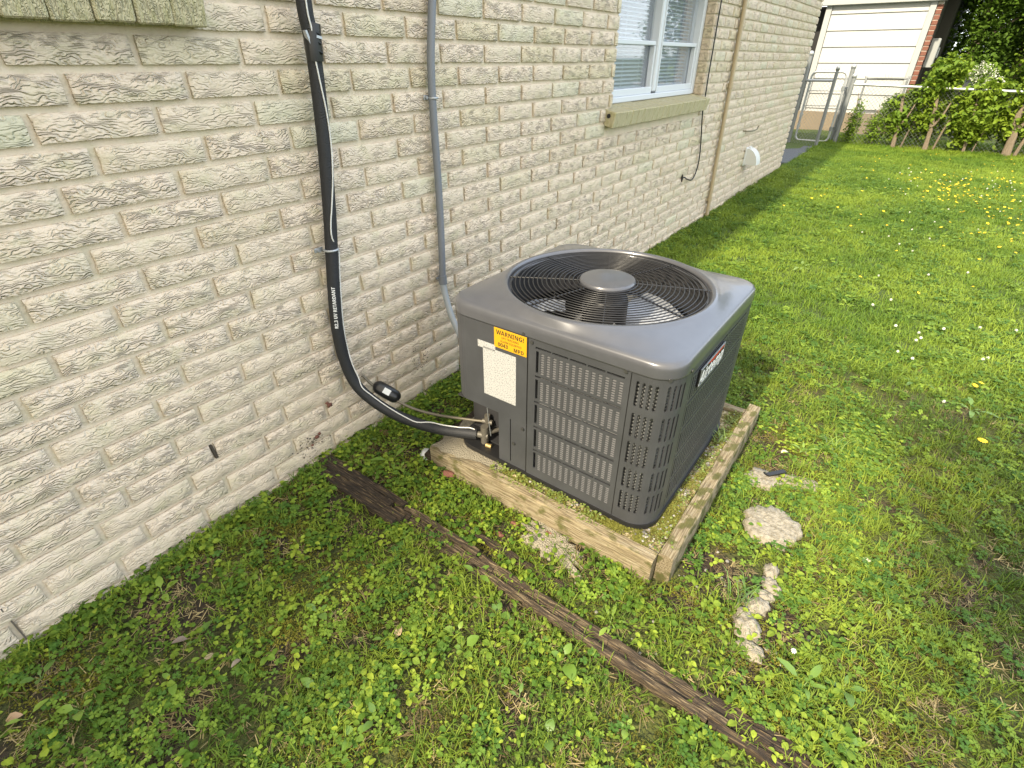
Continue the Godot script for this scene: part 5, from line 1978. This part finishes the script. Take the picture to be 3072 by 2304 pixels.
# ------------------------------------------------------------------ ground cover
func scatter(called: String, label: String, cat: String, meshes: Array, m: Material, area: Array, n: int, keep: Callable, col: Callable, s0: float, s1: float) -> void:
	var lists := []
	var tints := []
	for i in meshes.size(): lists.append([]); tints.append(PackedColorArray())
	for i in n:
		var x := rng.randf_range(area[0], area[1])
		var z := rng.randf_range(area[2], area[3])
		var sc := rng.randf_range(s0, s1)
		if blocked(x, z): continue
		var kp: float = keep.call(x, z)
		if rng.randf() > kp: continue
		var k := rng.randi() % meshes.size()
		var nrm := Vector3(rng.randf_range(-0.12, 0.12), 1, rng.randf_range(-0.12, 0.12)).normalized()
		var bs := Basis(Quaternion(Vector3.UP, nrm)) * Basis(Vector3.UP, rng.randf() * TAU)
		lists[k].append(Transform3D(bs.scaled(Vector3(sc, sc, sc)), Vector3(x, gy(x, z), z)))
		tints[k].append(col.call(x, z))
	for k in meshes.size():
		if lists[k].size():
			var o := copies(called, meshes[k], m, lists[k], tints[k])
			tag(o, label, cat)

func build_cover() -> void:
	var g1 := [tuft_mesh(1, 9, 0.018, 0.040, 0.0026, 0.3, 1.3), tuft_mesh(2, 11, 0.022, 0.034, 0.0024, 0.4, 1.6), tuft_mesh(3, 7, 0.015, 0.056, 0.0024, 0.2, 1.0)]
	var g2 := [tuft_mesh(4, 16, 0.045, 0.046, 0.0036, 0.3, 1.3), tuft_mesh(5, 16, 0.045, 0.038, 0.0036, 0.4, 1.6)]
	var clov := [clover_mesh(1, 6, 0.03), clover_mesh(2, 7, 0.035), clover_mesh(3, 5, 0.03)]
	var herb := [herb_mesh(1, 9, 0.03, 0.013, 0.026), herb_mesh(2, 8, 0.034, 0.020, 0.032), herb_mesh(3, 12, 0.032, 0.010, 0.016)]
	var moss := [herb_mesh(5, 26, 0.02, 0.0055, 0.008, 0.9), herb_mesh(6, 26, 0.024, 0.005, 0.007, 0.9)]
	var straw := [straw_mesh(1, 9), straw_mesh(2, 8)]
	var near := [-1.7, 2.6, 0.0, 3.2]
	var patch := func(x: float, z: float, a: float) -> float: return clampf(n_patch.get_noise_2d(x * 1.6 + a, z * 1.6 - a) * 1.6 + 0.5, 0.0, 1.0)
	var gc := func(x: float, z: float) -> Color:
		var t := clampf(n_patch.get_noise_2d(x * 0.9 + 20.0, z * 0.9) + 0.5 + rng.randf_range(-0.35, 0.35), 0.0, 1.0)
		return Color(0.06, 0.12, 0.014).lerp(Color(0.21, 0.28, 0.03), t)
	var cc := func(x: float, z: float) -> Color:
		var t := rng.randf()
		return Color(0.065, 0.145, 0.022).lerp(Color(0.23, 0.33, 0.038), t * t)
	var hc := func(x: float, z: float) -> Color:
		var t := rng.randf()
		return Color(0.075, 0.15, 0.016).lerp(Color(0.30, 0.38, 0.04), t * t)
	scatter("grass", "fine green grass growing beside the house and pad", "grass", g1, M.leaf, near, 30000, func(x: float, z: float) -> float:
		var k: float = 0.25 + 0.75 * patch.call(x, z, 3.0)
		if x > 0.9 or z > 1.5: k = maxf(k, 0.65)
		if z < 0.6: k *= 0.55
		return k * (1.0 - 0.85 * bare(x, z)), gc, 0.65, 1.15)
	scatter("clover", "clover leaves growing low among the grass", "clover", clov, M.leaf, near, 11500, func(x: float, z: float) -> float:
		var k: float = patch.call(x, z, 11.0)
		if x < 0.3: k = maxf(k, 0.45)
		if x > 0.45 and z > 1.5: k = maxf(k, 0.6)
		return k * k * (1.0 - 0.8 * bare(x, z)), cc, 0.7, 1.15)
	scatter("weeds", "small round leaved weeds covering the soil by the wall", "weeds", herb, M.leaf, [-1.6, 1.8, 0.0, 1.7], 12500, func(x: float, z: float) -> float:
		var k := 0.36 + 0.6 * n_patch.get_noise_2d(x * 3.0 + 60.0, z * 3.0)
		if x > 0.36 and x < 0.6 and z < 0.8: k = 0.95
		if z < 0.4 and x > 0.3: k = 0.75
		return k * (1.0 - 0.7 * bare(x, z)), hc, 0.7, 1.15)
	scatter("wall_foot_weeds", "little weeds and grass along the foot of the brick wall", "weeds", [herb[0], g1[0], g1[1], herb[1]], M.leaf, [-1.4, 7.2, 0.012, 0.06], 3600, func(x: float, z: float) -> float:
		return 0.25 + 0.6 * patch.call(x * 2.0, z, 17.0), hc, 0.7, 1.3)
	scatter("moss", "yellow green moss tufts on the soil in the foreground", "moss", moss, M.leaf, [-1.2, 1.6, 0.0, 1.9], 16000, func(x: float, z: float) -> float:
		return clampf(n_patch.get_noise_2d(x * 2.4 + 90.0, z * 2.4) * 1.6 + 0.3, 0.0, 1.0), func(x: float, z: float) -> Color:
			return Color(0.085, 0.085, 0.012).lerp(Color(0.23, 0.22, 0.028), rng.randf()), 0.6, 1.2)
	scatter("dry_straw", "dry tan grass clippings lying on the ground", "straw", straw, M.dry, near, 15000, func(x: float, z: float) -> float:
		return 0.18 + 0.9 * clampf(bare(x, z) + n_soil.get_noise_2d(x + 5.0, z) * 0.8, 0.0, 1.0), func(x: float, z: float) -> Color:
			var t := rng.randf()
			return Color(0.10, 0.07, 0.035).lerp(Color(0.42, 0.34, 0.16), t * t), 0.7, 1.2)
	# strip of moss and sprouts on the pad
	var xf := []
	var tint := PackedColorArray()
	for i in 1500:
		var x := rng.randf_range(0.60, 1.41)
		var z := rng.randf_range(1.14, 1.188)
		if i % 5 < 2:
			x = rng.randf_range(0.592, 0.632)
			z = rng.randf_range(0.60, 1.18)
		var s := rng.randf_range(0.35, 0.95)
		if n_soil.get_noise_2d(x * 2.0, z * 2.0 + 4.0) < -0.12: continue
		xf.append(Transform3D(Basis(Vector3.UP, rng.randf() * TAU).scaled(Vector3(s, s, s)), Vector3(x, 0.092, z)))
		tint.append(Color(0.10, 0.10, 0.014).lerp(Color(0.24, 0.24, 0.05), rng.randf()))
	tag(copies("pad_moss", moss[0], M.leaf, xf, tint), "moss growing on the pad margin around the unit", "moss")
	xf = []
	tint = PackedColorArray()
	for i in 170:
		var x := rng.randf_range(0.60, 1.41)
		var z := rng.randf_range(1.15, 1.19)
		if i % 2 == 0:
			x = rng.randf_range(0.585, 0.632)
			z = rng.randf_range(0.60, 1.0)
		var s := rng.randf_range(0.4, 0.85)
		xf.append(Transform3D(Basis(Vector3.UP, rng.randf() * TAU).scaled(Vector3(s, s, s)), Vector3(x, 0.09, z)))
		tint.append(Color(0.13, 0.19, 0.04).lerp(Color(0.26, 0.30, 0.08), rng.randf()))
	tag(copies("pad_sprouts", herb[0], M.leaf, xf, tint), "little pale sprouts along the unit's base", "weeds")
	# lawn beyond
	scatter("lawn_grass", "mown green lawn stretching along the house to the fence", "lawn", g2, M.leaf, [2.2, 11.2, 0.0, 5.5], 42000, func(x: float, z: float) -> float:
		return 0.9, func(x: float, z: float) -> Color:
			var t := clampf(n_patch.get_noise_2d(x * 0.8 + 20.0, z * 0.8) * 0.9 + 0.5 + rng.randf_range(-0.35, 0.35), 0.0, 1.0)
			return Color(0.095, 0.18, 0.018).lerp(Color(0.23, 0.32, 0.035), t), 0.7, 1.2)
	scatter("lawn_clover", "clover patches in the mown lawn beyond the unit", "clover", clov, M.leaf, [2.2, 8.0, 0.0, 4.0], 9000, func(x: float, z: float) -> float:
		return 0.9 * patch.call(x, z, 30.0), cc, 0.9, 1.5)
	scatter("wide_lawn", "lawn grass continuing beside and behind the viewer", "lawn", g2, M.leaf, [-4.0, 11.2, 3.0, 7.5], 14000, func(x: float, z: float) -> float:
		return 0.9 if (x < 2.2 or z > 5.4) else 0.0, gc, 0.9, 1.4)

# ------------------------------------------------------------------ counted plants and flowers
func rosette(n: int, size: float, wide: float, rise: float, sd: int) -> Array:
	var r := RandomNumberGenerator.new()
	r.seed = sd
	var out := []
	for i in n:
		var b := B.new()
		var az := TAU * i / n + r.randf_range(-0.4, 0.4)
		var d := Vector3(cos(az), rise * r.randf_range(0.4, 1.3), sin(az)).normalized()
		var s := size * r.randf_range(0.4, 1.15)
		var st_ := Vector3(-sin(az), 0, cos(az)) * 0.0012
		var base := Vector3(0, 0.003, 0)
		var p := base + d * s * 0.35 + Vector3(0, 0.006, 0)
		b.quad(base - st_, base + st_, p + st_, p - st_)
		b.smooth(true)
		add_leaf(b, p, (d + Vector3(0, -0.1, 0)).normalized(), Vector3.UP, s, s * wide, 0.18)
		out.append(b.done())
	return out

func build_flowers() -> void:
	# broad leaved plantains, each a plant of its own
	var pl := [[0.223, 1.108, 0.060, 0.72, 3, "plantain with one broad pale leaf beside the rotten timber"], [0.315, 1.151, 0.062, 0.42, 2, "upright oval plantain leaf standing over the rotten timber"], [0.082, 1.076, 0.045, 0.45, 3, "narrow leaved plantain in the middle of the foreground"], [0.093, 0.894, 0.042, 0.8, 4, "round leaved plantain left of the timber's middle"], [0.122, 0.850, 0.040, 0.7, 3, "plantain just above the round leaved one"], [0.225, 0.900, 0.040, 0.75, 4, "plantain with cupped leaves close beside the timber"], [-0.005, 0.717, 0.045, 0.4, 3, "plantain with long leaf left of the timber's pale end"], [0.178, 1.304, 0.038, 0.7, 4, "plantain near the bottom edge by the timber"], [0.053, 1.172, 0.034, 0.9, 3, "small round leaf weed at the bottom centre"], [0.286, 0.778, 0.042, 0.5, 3, "plantain sprouting on the break of the timber"], [0.378, 1.158, 0.050, 0.25, 6, "star shaped weed with narrow leaves right of the timber"], [-0.145, 0.844, 0.042, 0.6, 4, "plantain at the bottom edge left of centre"], [-0.200, 0.837, 0.040, 0.8, 4, "plantain at the bottom edge in half shade"],
		[-0.288, 0.124, 0.045, 0.55, 4, "broad leaved weed against the wall foot"], [-0.298, 0.328, 0.046, 0.5, 2, "striped oval leaf lying near the grey dead leaf"], [-0.380, 0.386, 0.046, 0.55, 3, "oval leaved plantain in the shaded corner"], [-0.616, 0.212, 0.042, 0.45, 2, "plantain beside the tan dead leaf at the left edge"], [-0.064, 0.520, 0.042, 0.6, 3, "plantain with a round pale leaf in the shade edge"], [-0.185, 0.689, 0.044, 0.55, 3, "plantain in the sunlit grass of the lower left"], [-0.538, 0.284, 0.042, 0.7, 3, "plantain in the lower left corner"], [-0.567, 0.129, 0.046, 0.6, 4, "plantain by the wall at the left edge"],
		[0.469, 0.217, 0.075, 0.32, 3, "long leaved weed below the black pipe"], [0.460, 0.275, 0.045, 0.6, 3, "short broad weed beside the long leaved one"], [0.50, 0.055, 0.055, 0.5, 5, "dark leaved weed between pipe and wall"],
		[0.513, 1.603, 0.070, 0.35, 4, "dandelion rosette at the bottom right of the timbers"], [0.871, 1.735, 0.075, 0.32, 6, "large grey green dandelion rosette in the lawn"], [0.563, 1.680, 0.055, 0.45, 4, "broad leaved weed in clover at the lower right"], [0.440, 1.686, 0.045, 0.7, 5, "round leaved weed at the lower right edge of the timber"], [3.521, 0.995, 0.10, 0.25, 7, "tall lawn weed beyond the unit"], [2.253, 1.727, 0.08, 0.25, 7, "lawn weed with narrow leaves right of the unit"], [2.115, 1.923, 0.09, 0.3, 7, "large rosette by the big yellow dandelion"], [1.419, 1.419, 0.06, 0.3, 5, "yellowish weed beside the mossy side board"]]
	var i := 0
	var lm := []
	for c: Color in [Color(0.115, 0.205, 0.024), Color(0.17, 0.26, 0.03), Color(0.085, 0.165, 0.024)]:
		var m := mat(c, 0.42)
		m.backlight_enabled = true
		m.backlight = Color(0.6, 0.6, 0.6)
		lm.append(m)
	for q: Array in pl:
		var t := thing("broadleaf_weed", q[5], "weed", Vector3(q[0], gy(q[0], q[1]) + 0.004, q[1]), 0.0, "broad leaved weeds in the grass")
		for me: ArrayMesh in rosette(q[4], q[2] * 0.82, q[3], 0.55 if q[4] < 6 else 0.25, 40 + i):
			part("leaf", me, lm[i % 3], t)
		i += 1
	# upright grass tuft on the bare soil
	var t2 := thing("grass_tuft", "dark upright grass tuft on bare soil by the rocks", "grass tuft", Vector3(0.655, gy(0.655, 1.40), 1.405))
	part("blades", tuft_mesh(90, 22, 0.03, 0.10, 0.0034, 0.3, 1.1), lm[2], t2)
	t2 = thing("grass_tuft", "pale grass tuft growing on the pad by the side board", "grass tuft", Vector3(1.20, 0.09, 1.165))
	part("blades", tuft_mesh(91, 18, 0.02, 0.07, 0.003, 0.5, 1.4), lm[1], t2)
	t2 = thing("grass_tuft", "taller grass tuft in the lawn right of the frame corner", "grass tuft", Vector3(1.50, gy(1.5, 1.5), 1.50))
	part("blades", tuft_mesh(92, 16, 0.03, 0.09, 0.0034, 0.3, 1.0), lm[1], t2)
	# dead leaves
	var dl := [[-0.329, 0.300, 0.045, "grey brown curled dead leaf in the shaded weeds", Color(0.20, 0.155, 0.12)], [-0.628, 0.195, 0.045, "tan dead leaf at the lower left edge", Color(0.33, 0.22, 0.13)], [-0.305, 0.405, 0.04, "pale dead leaf below the curled grey one", Color(0.30, 0.24, 0.15)], [-0.272, 0.475, 0.035, "small grey dead leaf in the lower left", Color(0.24, 0.20, 0.16)], [1.0, 1.677, 0.035, "cream coloured fallen leaf on the lawn right of the rocks", Color(0.55, 0.50, 0.34)], [1.366, 1.363, 0.045, "pale fallen leaf beside the frame corner", Color(0.55, 0.55, 0.36)], [0.03, 0.73, 0.04, "light brown dead leaf left of the timber", Color(0.42, 0.30, 0.17)]]
	for q: Array in dl:
		var b := B.new()
		b.smooth(true)
		add_leaf(b, Vector3(-q[2] * 0.5, 0, 0), Vector3(1, 0.1, 0).normalized(), Vector3.UP, q[2] * 0.8, q[2] * 0.5, 0.35)
		var m := mat(q[4], 0.8)
		var o := part("dead_leaf", b.done(), m, null, Vector3(q[0], gy(q[0], q[1]) + 0.017, q[1]))
		o.rotation = Vector3(0.2, q[0] * 11.0, 0.15)
		tag(o, q[3], "dead leaf")
	# flowers
	var fl := _flower(0.011, M.petal)
	var cw := _clover_flower(0.0075)
	var one := part("dandelion", _flower(0.017, M.petal), null, null, Vector3(1.852, gy(1.852, 1.948), 1.948))
	tag(one, "single large yellow dandelion in the lawn at the right", "flower")
	var put := func(called: String, me: Mesh, label: String, group: String, x: float, z: float, h: float, s: float) -> void:
		var o := part(called, me, null, null, Vector3(x, gy(x, z) + h, z))
		o.rotation = Vector3(rng.randf_range(-0.4, 0.3), rng.randf() * TAU, rng.randf_range(-0.5, 0.1))
		o.scale = Vector3(s, s, s)
		tag(o, label, "flower", group)
	put.call("yellow_flower", fl, "left one of two close yellow flowers past the dandelion", "", 2.308, 1.919, 0.0, 1.1)
	put.call("yellow_flower", fl, "right one of two close yellow flowers past the dandelion", "", 2.340, 1.945, 0.0, 1.0)
	put.call("yellow_flower", fl, "lone yellow flower in the lawn nearest the tan pipe", "", 5.039, 0.514, 0.0, 1.3)
	for q in [[3.49, 1.338], [3.404, 1.649], [3.681, 1.94], [4.344, 1.971], [4.635, 2.171], [4.2, 1.5], [4.551, 1.772]]:
		put.call("yellow_flower", fl, "yellow flower scattered in the lawn right of the unit", "yellow flowers scattered in the lawn", q[0], q[1], 0.0, 1.0)
	for q in [[5.804, 0.746], [5.977, 0.622], [5.75, 0.70], [6.1, 0.72], [5.6, 0.66], [8.6, 0.9], [8.8, 1.0], [8.2, 1.15], [7.7, 0.85]]:
		put.call("yellow_flower", fl, "yellow flower in the lawn between vent hood and fence", "yellow flowers scattered in the lawn", q[0], q[1], 0.0, 1.1)
	for k in 275:
		var x := 0.0
		var z := 0.0
		if k < 200:
			var cn: Array = [[7.5, 1.75, 0.75, 0.35], [6.6, 1.75, 0.5, 0.3], [6.4, 2.2, 0.8, 0.35], [7.6, 2.4, 0.9, 0.3], [5.5, 2.15, 0.7, 0.3]][rng.randi() % 5]
			x = cn[0] + rng.randfn() * cn[2] * 0.6
			z = cn[1] + rng.randfn() * cn[3] * 0.6
		else:
			x = rng.randf_range(4.6, 9.5)
			z = rng.randf_range(0.9, 3.2)
		if x > 9.8 or x < 4.0 or z < 0.6: continue
		put.call("yellow_flower", fl, "yellow flower in the bright patch at the right of the lawn", "yellow flowers in the lawn patch", x, z, 0.0, rng.randf_range(0.75, 1.25))
	put.call("white_clover_flower", cw, "white clover flower beside the flat grey rock", "", 0.565, 1.555, 0.0, 0.85)
	for q in [[2.051, 1.819], [3.566, 1.44], [3.011, 1.461], [3.05, 1.48], [3.199, 1.529], [2.808, 1.603], [2.753, 1.694], [2.73, 1.72], [2.647, 1.68], [2.922, 1.802], [3.032, 1.965], [2.449, 1.689], [2.476, 1.623], [3.092, 2.105], [2.6, 1.95], [2.63, 1.97], [3.8, 1.7], [4.0, 1.9], [4.3, 1.6]]:
		put.call("white_clover_flower", cw, "white clover flower in the lawn right of the unit", "white clover flowers in the lawn", q[0], q[1], 0.0, 0.95)
	for k in 60:
		put.call("white_clover_flower", cw, "white clover flower in the far right lawn", "white clover flowers in the far lawn", rng.randf_range(4.2, 8.5), rng.randf_range(1.2, 3.0), 0.0, rng.randf_range(0.8, 1.1))

func _flower(r: float, m: Material) -> ArrayMesh:
	var am := ArrayMesh.new()
	var b := B.new()
	var h := 0.042
	for k in 12:
		var a := TAU * k / 12.0
		var d := Vector3(cos(a), 0.22, sin(a)).normalized()
		add_leaf(b, Vector3(0, h, 0), d, Vector3.UP, r, r * 0.55, 0.1)
	b.lathe(Vector3(0, h, 0), [[r * 0.45, 0.0], [r * 0.35, r * 0.3], [0.0, r * 0.42]], 8)
	am = b.done()
	am.surface_set_material(0, m)
	b = B.new()
	b.rod(Vector3(0, -0.005, 0), Vector3(0, h, 0), 0.0014, 5)
	b.st.generate_normals()
	b.st.commit(am)
	am.surface_set_material(1, M.stem)
	return am

func _clover_flower(r: float) -> ArrayMesh:
	var b := B.new()
	var h := 0.045
	for k in 26:
		var y := 1.0 - 1.7 * k / 25.0
		var q := sqrt(maxf(0.0, 1.0 - y * y))
		var a := k * 2.39996
		var d := Vector3(cos(a) * q, y * 0.9 + 0.25, sin(a) * q).normalized()
		add_leaf(b, Vector3(0, h, 0), d, Vector3.UP if absf(d.y) < 0.9 else Vector3.RIGHT, r * 1.1, r * 0.5, 0.2)
	var am := b.done()
	am.surface_set_material(0, M.whitepetal)
	b = B.new()
	b.rod(Vector3(0, -0.005, 0), Vector3(0, h, 0), 0.0012, 5)
	b.st.generate_normals()
	b.st.commit(am)
	am.surface_set_material(1, M.stem)
	return am
